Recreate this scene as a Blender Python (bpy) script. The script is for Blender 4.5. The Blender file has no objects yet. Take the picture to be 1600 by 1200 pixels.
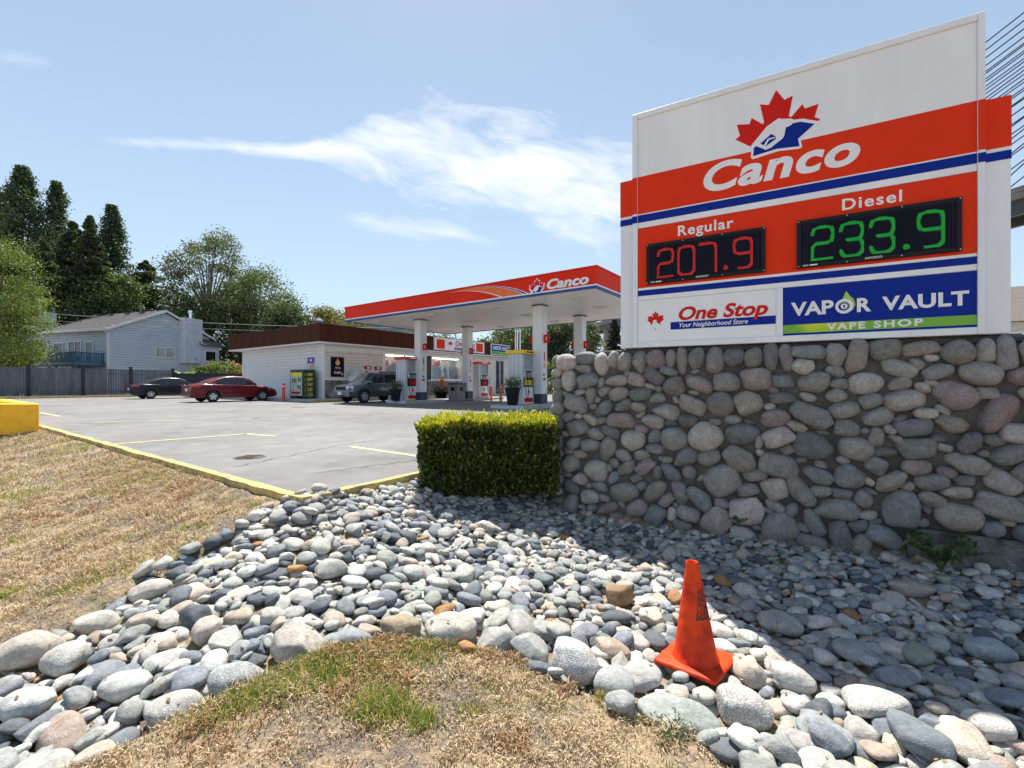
import bpy, bmesh, math, random
import numpy as np
from mathutils import Vector, Matrix

random.seed(7)
RNG = np.random.default_rng(11)
SC = bpy.context.scene
COL = SC.collection
R = math.radians
EYE = 1.6
F = 711.1

# ---------------------------------------------------------------- camera
cam_d = bpy.data.cameras.new('camera')
cam = bpy.data.objects.new('camera', cam_d); COL.objects.link(cam)
cam.location = (0, 0, EYE); cam.rotation_euler = (R(90), 0, 0)
cam_d.lens = 16.0; cam_d.sensor_width = 36.0
cam_d.clip_start = 0.05; cam_d.clip_end = 8000
SC.camera = cam

# ---------------------------------------------------------------- world, sun, exposure
SUN_EL, SUN_AZ = R(62), R(-9.0)          # azimuth clockwise from +Y
world = bpy.data.worlds.new('World'); SC.world = world; world.use_nodes = True
wt = world.node_tree; wt.nodes.clear()
def wn(t, **k):
    n = wt.nodes.new(t)
    for a, b in k.items(): setattr(n, a, b)
    return n
def wmath(op, a, b=None, c=None, clamp=False):
    n = wn('ShaderNodeMath', operation=op, use_clamp=clamp)
    for i, x in enumerate((a, b, c)):
        if x is None: continue
        if isinstance(x, (int, float)): n.inputs[i].default_value = x
        else: wt.links.new(x, n.inputs[i])
    return n.outputs[0]
sky = wn('ShaderNodeTexSky', sky_type='NISHITA', sun_disc=False, sun_elevation=SUN_EL, sun_rotation=SUN_AZ,
         altitude=50, air_density=1.2, dust_density=.6, ozone_density=1.0)
tc = wn('ShaderNodeTexCoord'); sep = wn('ShaderNodeSeparateXYZ')
wt.links.new(tc.outputs['Generated'], sep.inputs[0])
dx, dy, dz = sep.outputs
ysafe = wmath('MAXIMUM', dy, 0.02)
rr = wmath('DIVIDE', dx, ysafe); ee = wmath('DIVIDE', dz, ysafe)     # slopes of the viewing direction over the ground
def fcurve(val, lo, hi, pts):
    t = wmath('DIVIDE', wmath('SUBTRACT', val, lo), hi - lo, clamp=True)
    n = wn('ShaderNodeFloatCurve'); c = n.mapping.curves[0]
    while len(c.points) < len(pts): c.points.new(0.5, 0.5)
    for p, (x, y) in zip(c.points, pts): p.location = ((x - lo) / (hi - lo), y)
    n.mapping.update(); wt.links.new(t, n.inputs['Value']); return n.outputs[0]
comb = wn('ShaderNodeCombineXYZ')
wt.links.new(wmath('MULTIPLY', rr, 3.6), comb.inputs[0])
wt.links.new(wmath('MULTIPLY_ADD', ee, 10.0, wmath('MULTIPLY', rr, 2.2)), comb.inputs[1])
n1 = wn('ShaderNodeTexNoise'); n1.inputs['Scale'].default_value = 1.6; n1.inputs['Detail'].default_value = 9; n1.inputs['Roughness'].default_value = 0.62
n1.inputs['Distortion'].default_value = 0.4
wt.links.new(comb.outputs[0], n1.inputs['Vector'])
nz = n1.outputs[0]
def band(center_pts, half_pts, lo, hi, strength):
    cen = fcurve(rr, lo, hi, center_pts); hw = fcurve(rr, lo, hi, half_pts)
    off = wmath('ABSOLUTE', wmath('SUBTRACT', ee, cen))
    q = wmath('DIVIDE', off, wmath('MAXIMUM', hw, 0.0005))
    m = wmath('SUBTRACT', wmath('SUBTRACT', 1.35, q), wmath('MULTIPLY', wmath('SUBTRACT', 0.60, nz), 3.2))
    m = wmath('MULTIPLY', m, wmath('MULTIPLY', wmath('SUBTRACT', hw, .008), 60., clamp=True))
    return wmath('MULTIPLY', m, strength * .8, clamp=True)
b1 = band([(-.98, .54), (-.6, .52), (-.42, .515), (-.22, .515), (-.05, .485), (.1, .445), (.35, .385), (.8, .30)],
          [(-.98, .0), (-.85, .013), (-.6, .019), (-.42, .030), (-.22, .095), (-.05, .125), (.1, .13), (.3, .12), (.8, .0)], -1.0, 1.0, 1.0)
b2 = band([(-.40, .375), (-.25, .345), (-.10, .325), (0, .30)], [(-.40, .0), (-.32, .022), (-.2, .028), (-.1, .02), (0.02, .0)], -.42, .05, .6)
b3 = band([(-1.2, .73), (-.9, .69)], [(-1.2, .0), (-1.08, .016), (-.95, .0)], -1.22, -.88, .35)
cl = wmath('MAXIMUM', wmath('MAXIMUM', b1, b2), b3)
front = wmath('GREATER_THAN', dy, 0.05)
cl = wmath('MULTIPLY', cl, front)
# faint overall milkiness of a hazy summer day
mixc = wn('ShaderNodeMixRGB'); mixk = wn('ShaderNodeMixRGB'); mixk.inputs[2].default_value = (9.8, 10.2, 10.4, 1); mixc.inputs[2].default_value = (6.9, 9.0, 11.4, 1)
# summer haze: pale towards the horizon all the way round, clear overhead
haze = wmath('MULTIPLY_ADD', wmath('POWER', wmath('SUBTRACT', 1.0, wmath('MAXIMUM', dz, 0.0, clamp=True)), 1.0), 0.62, 0.04)
wt.links.new(haze, mixc.inputs[0]); wt.links.new(cl, mixk.inputs[0]); wt.links.new(mixc.outputs[0], mixk.inputs[1])
wt.links.new(sky.outputs[0], mixc.inputs[1])
bg = wn('ShaderNodeBackground'); bg.inputs[1].default_value = 0.060
wt.links.new(mixk.outputs[0], bg.inputs[0])
wo = wn('ShaderNodeOutputWorld'); wt.links.new(bg.outputs[0], wo.inputs[0])

sun_d = bpy.data.lights.new('sun', 'SUN'); sun_d.energy = 5.0; sun_d.angle = R(0.5); sun_d.color = (1.0, .955, .88)
sun = bpy.data.objects.new('sun', sun_d); COL.objects.link(sun)
sdir = Vector((math.sin(SUN_AZ) * math.cos(SUN_EL), math.cos(SUN_AZ) * math.cos(SUN_EL), math.sin(SUN_EL)))
sun.rotation_euler = (-sdir).to_track_quat('-Z', 'Y').to_euler(); sun.location = (0, 30, 60)
SC.view_settings.view_transform = 'Standard'; SC.view_settings.look = 'None'
SC.view_settings.exposure = 0.88; SC.view_settings.gamma = 1.0
SC.view_settings.use_curve_mapping = False
SC.cycles.max_bounces = 6; SC.cycles.transparent_max_bounces = 6

# ---------------------------------------------------------------- materials
MATS = {}
def pm(name, col, rough=.6, var=.12, scale=4., bump=0., bscale=40., metal=0., coat=0., col2=None, detail=4., stretch=None, emis=0., spec=.5, attr=False, lo=.35, hi=.65):
    if name in MATS: return MATS[name]
    m = bpy.data.materials.new(name); m.use_nodes = True; MATS[name] = m
    t = m.node_tree; b = t.nodes['Principled BSDF']; L = t.links
    b.inputs['Roughness'].default_value = rough; b.inputs['Metallic'].default_value = metal
    b.inputs['Specular IOR Level'].default_value = spec
    if coat: b.inputs['Coat Weight'].default_value = coat; b.inputs['Coat Roughness'].default_value = .06
    tc = t.nodes.new('ShaderNodeTexCoord'); vec = tc.outputs['Object']
    if stretch:
        mp = t.nodes.new('ShaderNodeMapping'); mp.inputs['Scale'].default_value = stretch
        L.new(vec, mp.inputs[0]); vec = mp.outputs[0]
    n = t.nodes.new('ShaderNodeTexNoise'); n.inputs['Scale'].default_value = scale; n.inputs['Detail'].default_value = detail
    n.inputs['Roughness'].default_value = .6; L.new(vec, n.inputs['Vector'])
    cr = t.nodes.new('ShaderNodeValToRGB'); L.new(n.outputs[0], cr.inputs[0])
    c1 = [max(0, c * (1 - var)) for c in col]; c2 = list(col2) if col2 else [min(1, c * (1 + var)) for c in col]
    cr.color_ramp.elements[0].position = lo; cr.color_ramp.elements[1].position = hi
    cr.color_ramp.elements[0].color = (*c1, 1); cr.color_ramp.elements[1].color = (*c2, 1)
    out = cr.outputs[0]
    if attr:
        at = t.nodes.new('ShaderNodeAttribute'); at.attribute_name = 'tint'
        mx = t.nodes.new('ShaderNodeMixRGB'); mx.blend_type = 'MULTIPLY'; mx.inputs[0].default_value = 1
        L.new(out, mx.inputs[1]); L.new(at.outputs['Color'], mx.inputs[2]); out = mx.outputs[0]
    L.new(out, b.inputs['Base Color'])
    if emis:
        b.inputs['Emission Color'].default_value = (*col, 1); b.inputs['Emission Strength'].default_value = emis
    if bump:
        n2 = t.nodes.new('ShaderNodeTexNoise'); n2.inputs['Scale'].default_value = bscale; n2.inputs['Detail'].default_value = 5
        L.new(vec, n2.inputs['Vector'])
        bp = t.nodes.new('ShaderNodeBump'); bp.inputs['Strength'].default_value = bump; bp.inputs['Distance'].default_value = .02
        L.new(n2.outputs[0], bp.inputs['Height']); L.new(bp.outputs[0], b.inputs['Normal'])
    return m

def stone_mat():
    m = bpy.data.materials.new('stone'); m.use_nodes = True; MATS['stone'] = m
    t = m.node_tree; b = t.nodes['Principled BSDF']; L = t.links
    b.inputs['Roughness'].default_value = .72; b.inputs['Specular IOR Level'].default_value = .3
    at = t.nodes.new('ShaderNodeAttribute'); at.attribute_name = 'tint'
    g = t.nodes.new('ShaderNodeNewGeometry')
    fine = t.nodes.new('ShaderNodeTexNoise'); fine.inputs['Scale'].default_value = 170; fine.inputs['Detail'].default_value = 3
    big = t.nodes.new('ShaderNodeTexNoise'); big.inputs['Scale'].default_value = 14; big.inputs['Detail'].default_value = 6; big.inputs['Roughness'].default_value = .65
    mid = t.nodes.new('ShaderNodeTexNoise'); mid.inputs['Scale'].default_value = 45; mid.inputs['Detail'].default_value = 4
    for n in (fine, big, mid): L.new(g.outputs['Position'], n.inputs['Vector'])
    # alpha of the tint = how speckled the rock is
    r1 = t.nodes.new('ShaderNodeMapRange'); r1.inputs['From Min'].default_value = .38; r1.inputs['From Max'].default_value = .62
    r1.inputs['To Min'].default_value = .5; r1.inputs['To Max'].default_value = 1.35; L.new(fine.outputs[0], r1.inputs[0])
    mixs = t.nodes.new('ShaderNodeMix'); mixs.data_type = 'FLOAT'; mixs.inputs['A'].default_value = 1.0
    L.new(at.outputs['Alpha'], mixs.inputs['Factor']); L.new(r1.outputs[0], mixs.inputs['B'])
    r2 = t.nodes.new('ShaderNodeMapRange'); r2.inputs['From Min'].default_value = .3; r2.inputs['From Max'].default_value = .7
    r2.inputs['To Min'].default_value = .74; r2.inputs['To Max'].default_value = 1.18; L.new(big.outputs[0], r2.inputs[0])
    r3 = t.nodes.new('ShaderNodeMapRange'); r3.inputs['From Min'].default_value = .3; r3.inputs['From Max'].default_value = .7
    r3.inputs['To Min'].default_value = .80; r3.inputs['To Max'].default_value = 1.17; L.new(mid.outputs[0], r3.inputs[0])
    mu = t.nodes.new('ShaderNodeMath'); mu.operation = 'MULTIPLY'; L.new(mixs.outputs[0], mu.inputs[0]); L.new(r2.outputs[0], mu.inputs[1])
    mu2 = t.nodes.new('ShaderNodeMath'); mu2.operation = 'MULTIPLY'; L.new(mu.outputs[0], mu2.inputs[0]); L.new(r3.outputs[0], mu2.inputs[1])
    mx = t.nodes.new('ShaderNodeVectorMath'); mx.operation = 'SCALE'; L.new(at.outputs['Color'], mx.inputs[0]); L.new(mu2.outputs[0], mx.inputs['Scale'])
    L.new(mx.outputs[0], b.inputs['Base Color'])
    bp = t.nodes.new('ShaderNodeBump'); bp.inputs['Strength'].default_value = .55; bp.inputs['Distance'].default_value = .007
    ad = t.nodes.new('ShaderNodeMath'); ad.operation = 'ADD'; L.new(fine.outputs[0], ad.inputs[0]); L.new(mid.outputs[0], ad.inputs[1])
    L.new(ad.outputs[0], bp.inputs['Height']); L.new(bp.outputs[0], b.inputs['Normal'])
    return m
M_STONE = stone_mat()

def leaf_mat(name, trans=.35, rough=.5, gloss=.06):
    if name in MATS: return MATS[name]
    m = bpy.data.materials.new(name); m.use_nodes = True; MATS[name] = m
    t = m.node_tree; L = t.links; t.nodes.clear()
    at = t.nodes.new('ShaderNodeAttribute'); at.attribute_name = 'tint'
    d = t.nodes.new('ShaderNodeBsdfDiffuse'); tr = t.nodes.new('ShaderNodeBsdfTranslucent'); gl = t.nodes.new('ShaderNodeBsdfGlossy')
    gl.inputs['Roughness'].default_value = rough
    L.new(at.outputs['Color'], d.inputs[0])
    sc = t.nodes.new('ShaderNodeMixRGB'); sc.blend_type = 'MULTIPLY'; sc.inputs[0].default_value = 1; sc.inputs[2].default_value = (1.7, 1.6, .55, 1)
    L.new(at.outputs['Color'], sc.inputs[1]); L.new(sc.outputs[0], tr.inputs[0])
    m1 = t.nodes.new('ShaderNodeMixShader'); m1.inputs[0].default_value = trans; L.new(d.outputs[0], m1.inputs[1]); L.new(tr.outputs[0], m1.inputs[2])
    m2 = t.nodes.new('ShaderNodeMixShader'); m2.inputs[0].default_value = gloss; L.new(m1.outputs[0], m2.inputs[1]); L.new(gl.outputs[0], m2.inputs[2])
    o = t.nodes.new('ShaderNodeOutputMaterial'); L.new(m2.outputs[0], o.inputs[0])
    return m
M_DRY = leaf_mat('dry_blade', .15, .7, .02); M_DRY.node_tree.nodes['Mix (Legacy)' if 'Mix (Legacy)' in M_DRY.node_tree.nodes else [n.name for n in M_DRY.node_tree.nodes if n.bl_idname == 'ShaderNodeMixRGB'][0]].inputs[2].default_value = (1.05, 1.0, .85, 1)
M_LEAF = leaf_mat('leaf'); M_HEDGE = leaf_mat('hedge_leaf', .42, .35, .07); M_GRASS = leaf_mat('grass_blade', .3, .6, .03)

def glass_mat(name, col=(.02, .025, .03), rough=.04):
    return pm(name, col, rough=rough, var=.3, scale=1.2, spec=.8)
W_ALU = pm('white_painted_metal', (.76, .78, .81), .38, .06, 3, stretch=(1, 1, .2), detail=8)
W_PAN = pm('white_acrylic', (.80, .80, .81), .3, .05, 2.2, stretch=(1, 1, .18), detail=8)
RED = pm('sign_red', (.74, .036, .004), .5, .05, 1.2, spec=.15)
BLUE = pm('sign_blue', (.002, .022, .26), .5, .06, 1.2, spec=.15)
LETW = pm('letter_white', (.8, .79, .81), .35, .03, 2)
LETR = pm('letter_red', (.60, .014, .010), .5, .05, 2, spec=.15)
LRED = pm('leaf_red', (.62, .014, .006), .5, .05, 2, spec=.15)
BLK = pm('black_plastic', (.008, .009, .012), .5, .3, 3, spec=.25)
BLK2 = pm('black_face', (.004, .005, .014), .6, .3, 6, spec=.15)
MORTAR = pm('mortar', (.105, .098, .090), .95, .25, 6, bump=.9, bscale=60, detail=8)
CONC = pm('concrete', (.115, .115, .11), .9, .65, 7, bump=.9, bscale=30, detail=8)
CONCL = pm('concrete_light', (.42, .41, .38), .9, .15, 3, bump=.3, bscale=40)
YEL = pm('yellow_paint', (.86, .47, .015), .75, .12, 5, bump=.5, bscale=35, detail=8, lo=.3, hi=.5)
YELK = pm('kerb_yellow', (.36, .31, .20), .85, .3, 7, bump=.7, bscale=45, col2=(.74, .54, .15), detail=9)
YELINE = pm('faded_line_yellow', (.42, .37, .25), .9, .1, 14, col2=(.72, .56, .24), detail=9)
LGREY = pm('light_grey_panel', (.55, .57, .60), .4, .05, 2)
DGREY = pm('dark_grey_paint', (.08, .09, .10), .6, .15, 3)
CHROME = pm('chrome', (.75, .75, .77), .18, .05, 2, metal=1)
GLASS = glass_mat('dark_glass')
RUBBER = pm('rubber', (.018, .018, .018), .85, .2, 8)

# ---------------------------------------------------------------- mesh helpers
def setp(o, label=None, cat=None, group=None, kind=None):
    if label: o['label'] = label
    if cat: o['category'] = cat
    if group: o['group'] = group
    if kind: o['kind'] = kind
    return o
def npmesh(name, V, Fq, mats, parent=None, tint=None, smooth=False, midx=None, loc=None):
    V = np.asarray(V, np.float32); Fq = np.asarray(Fq, np.int32)
    me = bpy.data.meshes.new(name); k = Fq.shape[1]
    me.vertices.add(len(V)); me.vertices.foreach_set('co', V.ravel())
    me.loops.add(Fq.size); me.loops.foreach_set('vertex_index', Fq.ravel())
    me.polygons.add(len(Fq)); me.polygons.foreach_set('loop_start', np.arange(0, Fq.size, k, dtype=np.int32))
    me.polygons.foreach_set('loop_total', np.full(len(Fq), k, np.int32))
    if midx is not None: me.polygons.foreach_set('material_index', np.asarray(midx, np.int32))
    me.polygons.foreach_set('use_smooth', np.full(len(Fq), smooth))
    me.update(calc_edges=True)
    if tint is not None:
        a = me.color_attributes.new('tint', 'FLOAT_COLOR', 'POINT')
        T = np.ones((len(V), 4), np.float32); T[:, :tint.shape[1]] = tint; a.data.foreach_set('color', T.ravel())
    for m in (mats if isinstance(mats, (list, tuple)) else [mats]): me.materials.append(m)
    o = bpy.data.objects.new(name, me); COL.objects.link(o)
    if parent: o.parent = parent
    if loc is not None: o.location = loc
    return o
def thing(name, label, cat, loc=(0, 0, 0), rz=0., group=None):
    o = bpy.data.objects.new(name, None); COL.objects.link(o)
    o.empty_display_size = .2; o.location = loc; o.rotation_euler = (0, 0, rz)
    return setp(o, label, cat, group)
def copy_tree(o, parent=None):
    c = o.copy(); COL.objects.link(c); c.parent = parent
    for ch in list(o.children): copy_tree(ch, c)
    return c

class MB:
    def __init__(s): s.v = []; s.f = []; s.m = []
    def add(s, vs, fs, mi=0):
        b = len(s.v); s.v += [tuple(p) for p in vs]; s.f += [tuple(b + i for i in f) for f in fs]; s.m += [mi] * len(fs); return s
    def box(s, x0, x1, y0, y1, z0, z1, mi=0):
        vs = [(x0, y0, z0), (x1, y0, z0), (x1, y1, z0), (x0, y1, z0), (x0, y0, z1), (x1, y0, z1), (x1, y1, z1), (x0, y1, z1)]
        return s.add(vs, [(0, 3, 2, 1), (4, 5, 6, 7), (0, 1, 5, 4), (1, 2, 6, 5), (2, 3, 7, 6), (3, 0, 4, 7)], mi)
    def poly_xz(s, pts, y0, y1=None, mi=0):     # outline in x,z; flat at y0 facing -y, or extruded to y1
        n = len(pts)
        if y1 is None: return s.add([(x, y0, z) for x, z in pts], [tuple(range(n))], mi)
        area = sum(pts[i][0] * pts[(i + 1) % n][1] - pts[(i + 1) % n][0] * pts[i][1] for i in range(n))
        if area < 0: pts = pts[::-1]
        vs = [(x, y0, z) for x, z in pts] + [(x, y1, z) for x, z in pts]
        fs = [tuple(range(n)), tuple(range(2 * n - 1, n - 1, -1))] + [(i, i + n, (i + 1) % n + n, (i + 1) % n) for i in range(n)]
        return s.add(vs, fs, mi)
    def prism(s, pts, z0, z1, mi=0):            # outline in x,y (ccw)
        n = len(pts)
        vs = [(x, y, z0) for x, y in pts] + [(x, y, z1) for x, y in pts]
        fs = [tuple(range(n - 1, -1, -1)), tuple(range(n, 2 * n))] + [(i, (i + 1) % n, (i + 1) % n + n, i + n) for i in range(n)]
        return s.add(vs, fs, mi)
    def tube(s, path, r, n=8, mi=0, r1=None, caps=True):
        P = [Vector(p) for p in path]; rings = []
        for i, p in enumerate(P):
            d = (P[min(i + 1, len(P) - 1)] - P[max(i - 1, 0)]).normalized()
            a = Vector((0, 0, 1)) if abs(d.z) < .95 else Vector((1, 0, 0))
            e1 = d.cross(a).normalized(); e2 = d.cross(e1).normalized()
            rad = r if r1 is None else r + (r1 - r) * i / (len(P) - 1)
            rings.append([p + e1 * rad * math.cos(2 * math.pi * k / n) + e2 * rad * math.sin(2 * math.pi * k / n) for k in range(n)])
        vs = [q for rg in rings for q in rg]; fs = []
        for i in range(len(P) - 1):
            for k in range(n): fs.append((i * n + k, i * n + (k + 1) % n, (i + 1) * n + (k + 1) % n, (i + 1) * n + k))
        if caps: fs.append(tuple(range(n))[::-1]); fs.append(tuple(range((len(P) - 1) * n, len(P) * n)))
        return s.add(vs, fs, mi)
    def lathe(s, prof, n=20, mi=0, c=(0, 0, 0), axis='z'):
        vs = []; fs = []
        for r, h in prof:
            for k in range(n):
                a = 2 * math.pi * k / n; p = (r * math.cos(a), r * math.sin(a), h)
                if axis == 'y': p = (p[0], p[2], p[1])
                vs.append((p[0] + c[0], p[1] + c[1], p[2] + c[2]))
        for i in range(len(prof) - 1):
            for k in range(n): fs.append((i * n + k, i * n + (k + 1) % n, (i + 1) * n + (k + 1) % n, (i + 1) * n + k))
        return s.add(vs, fs, mi)
    def build(s, name, mats, parent=None, bevel=0., smooth=None, seg=1, recalc=True):
        me = bpy.data.meshes.new(name); me.from_pydata(s.v, [], s.f)
        mats = mats if isinstance(mats, (list, tuple)) else [mats]
        for m in mats: me.materials.append(m)
        me.polygons.foreach_set('material_index', s.m)
        bm = bmesh.new(); bm.from_mesh(me)
        if recalc: bmesh.ops.recalc_face_normals(bm, faces=bm.faces)
        if bevel:
            ed = [e for e in bm.edges if len(e.link_faces) == 2 and e.calc_face_angle(0) > R(30)]
            bmesh.ops.bevel(bm, geom=ed, offset=bevel, segments=seg, affect='EDGES', profile=.6)
        if smooth is not None:
            for f in bm.faces: f.smooth = True
            for e in bm.edges: e.smooth = not (len(e.link_faces) == 2 and e.calc_face_angle(0) > R(smooth))
        bm.to_mesh(me); bm.free()
        o = bpy.data.objects.new(name, me); COL.objects.link(o)
        if parent: o.parent = parent
        return o

def text_vf(s, x0, x1, z0, z1, bold=.02, shear=0., depth=0., space=1.):
    cu = bpy.data.curves.new('t', 'FONT'); cu.body = s; cu.size = 1.; cu.offset = bold; cu.shear = shear; cu.space_character = space
    cu.resolution_u = 6; cu.extrude = depth
    ob = bpy.data.objects.new('t', cu); me = bpy.data.meshes.new_from_object(ob)
    V = np.array([v.co[:] for v in me.vertices]); Fs = [tuple(p.vertices) for p in me.polygons]
    lo, hi = V.min(0), V.max(0)
    X = x0 + (V[:, 0] - lo[0]) / (hi[0] - lo[0]) * (x1 - x0); Z = z0 + (V[:, 1] - lo[1]) / (hi[1] - lo[1]) * (z1 - z0)
    out = np.stack([X, -V[:, 2], Z], 1)
    bpy.data.objects.remove(ob); bpy.data.meshes.remove(me); bpy.data.curves.remove(cu)
    return out, Fs
def text(name, s, x0, x1, z0, z1, y, mat, parent, **k):     # lettering facing -y in the parent's frame
    V, Fs = text_vf(s, x0, x1, z0, z1, **k); V = V + np.array([0, y, 0])
    b = MB(); b.add(V.tolist(), Fs); return b.build(name, mat, parent, recalc=False)
MAPLE = [(0, 1.0), (.11, .79), (.25, .86), (.19, .52), (.37, .70), (.42, .60), (.64, .65), (.57, .42), (.68, .37), (.37, .11), (.41, -.02), (.05, .05), (.06, -.35)]
MAPLE = MAPLE + [(-x, z) for x, z in MAPLE[::-1] if x > 0]
def bez(p0, p1, p2, n=10): return [((1 - t) ** 2 * p0[0] + 2 * t * (1 - t) * p1[0] + t * t * p2[0], (1 - t) ** 2 * p0[1] + 2 * t * (1 - t) * p1[1] + t * t * p2[1]) for t in [i / n for i in range(n + 1)]]

# ================================================================ GROUND
K0 = np.array([-1.83, 4.06]); TH = R(53.9)
Vd = np.array([math.cos(TH), math.sin(TH)]); Ud = np.array([-math.sin(TH), math.cos(TH)])
LOT = .6
def ab(x, y): return (x - K0[0]) * Ud[0] + (y - K0[1]) * Ud[1], (x - K0[0]) * Vd[0] + (y - K0[1]) * Vd[1]
def wxy(a, b): return K0[0] + a * Ud[0] + b * Vd[0], K0[1] + a * Ud[1] + b * Vd[1]
def terr(x, y):
    A, B = ab(np.asarray(x, float), np.asarray(y, float))
    d = np.minimum(np.hypot(np.maximum(-A, 0), np.maximum(-B, 0)), np.maximum(0, 3.8 - B))
    return .595 * np.exp(-(d / 1.5) ** 1.3)
BED = [(-1.55, 4.2), (-2.05, 3.98), (-2.25, 3.50), (-2.50, 3.20), (-2.60, 2.88), (-2.70, 2.59), (-2.80, 2.34), (-2.85, 1.3), (-1.95, 1.55), (-1.6, 1.85), (-1.45, 2.05), (-1.22, 2.29), (-.98, 2.48), (-.74, 2.58), (-.37, 2.60), (0, 2.52), (.24, 2.38), (.42, 2.24), (.62, 2.10), (.91, 1.98), (1.1, 1.6), (1.4, 1.2), (4.6, 1.2), (4.85, 2.62), (.45, 5.20), (.40, 5.35), (-.55, 5.45), (-.95, 4.93)]
def inpoly(X, Y, P):
    c = np.zeros(np.shape(X), bool); n = len(P); j = n - 1
    for i in range(n):
        xi, yi = P[i]; xj, yj = P[j]
        c ^= ((yi > Y) != (yj > Y)) & (X < (xj - xi) * (Y - yi) / (yj - yi + 1e-12) + xi); j = i
    return c
def vnoise(x, y, s, seed=0):
    r = np.random.default_rng(seed).random((64, 64)); u = np.asarray(x) * s % 64; w = np.asarray(y) * s % 64
    i = u.astype(int) % 64; j = w.astype(int) % 64; fu = u - np.floor(u); fw = w - np.floor(w); fu = fu * fu * (3 - 2 * fu); fw = fw * fw * (3 - 2 * fw)
    return (r[i, j] * (1 - fu) + r[(i + 1) % 64, j] * fu) * (1 - fw) + (r[i, (j + 1) % 64] * (1 - fu) + r[(i + 1) % 64, (j + 1) % 64] * fu) * fw

def axis_vals(lo, hi, st, far):
    c = list(np.arange(lo, hi, st)); k = 1; s = st; a = lo; L = []
    while a > -far: s *= 1.5; a -= s; L.append(a)
    s = st; b = c[-1]; Rr = []
    while b < far: s *= 1.5; b += s; Rr.append(b)
    return np.array(L[::-1] + c + Rr)
gx = axis_vals(-13, 7, .09, 4000); gy = axis_vals(.8, 11, .09, 4000)
GX, GY = np.meshgrid(gx, gy, indexing='ij')
GZ = terr(GX, GY) + np.where((np.abs(GX) < 14) & (GY < 12), (vnoise(GX, GY, 2.1, 1) - .5) * .025 + (vnoise(GX, GY, 7, 2) - .5) * .015, 0)
A_, B_ = ab(GX, GY)
bed_drop = lambda X, Y: .09 * inpoly(X, Y, BED) * np.clip((np.hypot(np.maximum(-ab(X, Y)[0], 0), np.maximum(-ab(X, Y)[1], 0)) - .05) / .45, 0, 1)
GZ = GZ - bed_drop(GX, GY)
inlot = ((A_ > -.05) & (B_ > -.05)) | (B_ > 3.75)
GZ = np.where(inlot, .54, np.minimum(GZ, np.where((A_ > -.25) & (B_ > -.25), .565, 1)))
ni, nj = GX.shape; idx = np.arange(ni * nj).reshape(ni, nj)
GF = np.stack([idx[:-1, :-1], idx[1:, :-1], idx[1:, 1:], idx[:-1, 1:]], -1).reshape(-1, 4)

def ground_mat():
    m = bpy.data.materials.new('dry_lawn_soil'); m.use_nodes = True
    t = m.node_tree; b = t.nodes['Principled BSDF']; L = t.links; b.inputs['Roughness'].default_value = .95; b.inputs['Specular IOR Level'].default_value = .1
    g = t.nodes.new('ShaderNodeNewGeometry')
    def nz(s, d=6, r=.65):
        n = t.nodes.new('ShaderNodeTexNoise'); n.inputs['Scale'].default_value = s; n.inputs['Detail'].default_value = d; n.inputs['Roughness'].default_value = r
        L.new(g.outputs['Position'], n.inputs['Vector']); return n.outputs[0]
    def ramp(x, p0, c0, p1, c1):
        r = t.nodes.new('ShaderNodeValToRGB'); L.new(x, r.inputs[0]); e = r.color_ramp.elements
        e[0].position = p0; e[1].position = p1; e[0].color = (*c0, 1); e[1].color = (*c1, 1); return r.outputs[0]
    straw = ramp(nz(30, 9), .3, (.27, .20, .125), .7, (.50, .385, .25))
    soil = ramp(nz(55, 8), .3, (.10, .08, .065), .75, (.30, .25, .205))
    grn = ramp(nz(60, 6), .3, (.13, .16, .05), .7, (.26, .26, .10))
    def mix(fac, a, c):
        x = t.nodes.new('ShaderNodeMixRGB'); L.new(fac, x.inputs[0]); L.new(a, x.inputs[1]); L.new(c, x.inputs[2]); return x.outputs[0]
    f1 = ramp(nz(3.1, 9, .75), .46, (0, 0, 0), .58, (1, 1, 1)); f2 = ramp(nz(2.3, 9, .75), .56, (0, 0, 0), .68, (.75, .75, .75))
    c = mix(f1, straw, soil); c = mix(f2, c, grn); L.new(c, b.inputs['Base Color'])
    bp = t.nodes.new('ShaderNodeBump'); bp.inputs['Strength'].default_value = .9; bp.inputs['Distance'].default_value = .03
    L.new(nz(45, 8), bp.inputs['Height']); L.new(bp.outputs[0], b.inputs['Normal'])
    return m
M_GROUND = ground_mat()
setp(npmesh('ground', np.stack([GX, GY, GZ], -1).reshape(-1, 3), GF, M_GROUND, smooth=True), kind='structure')

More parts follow.
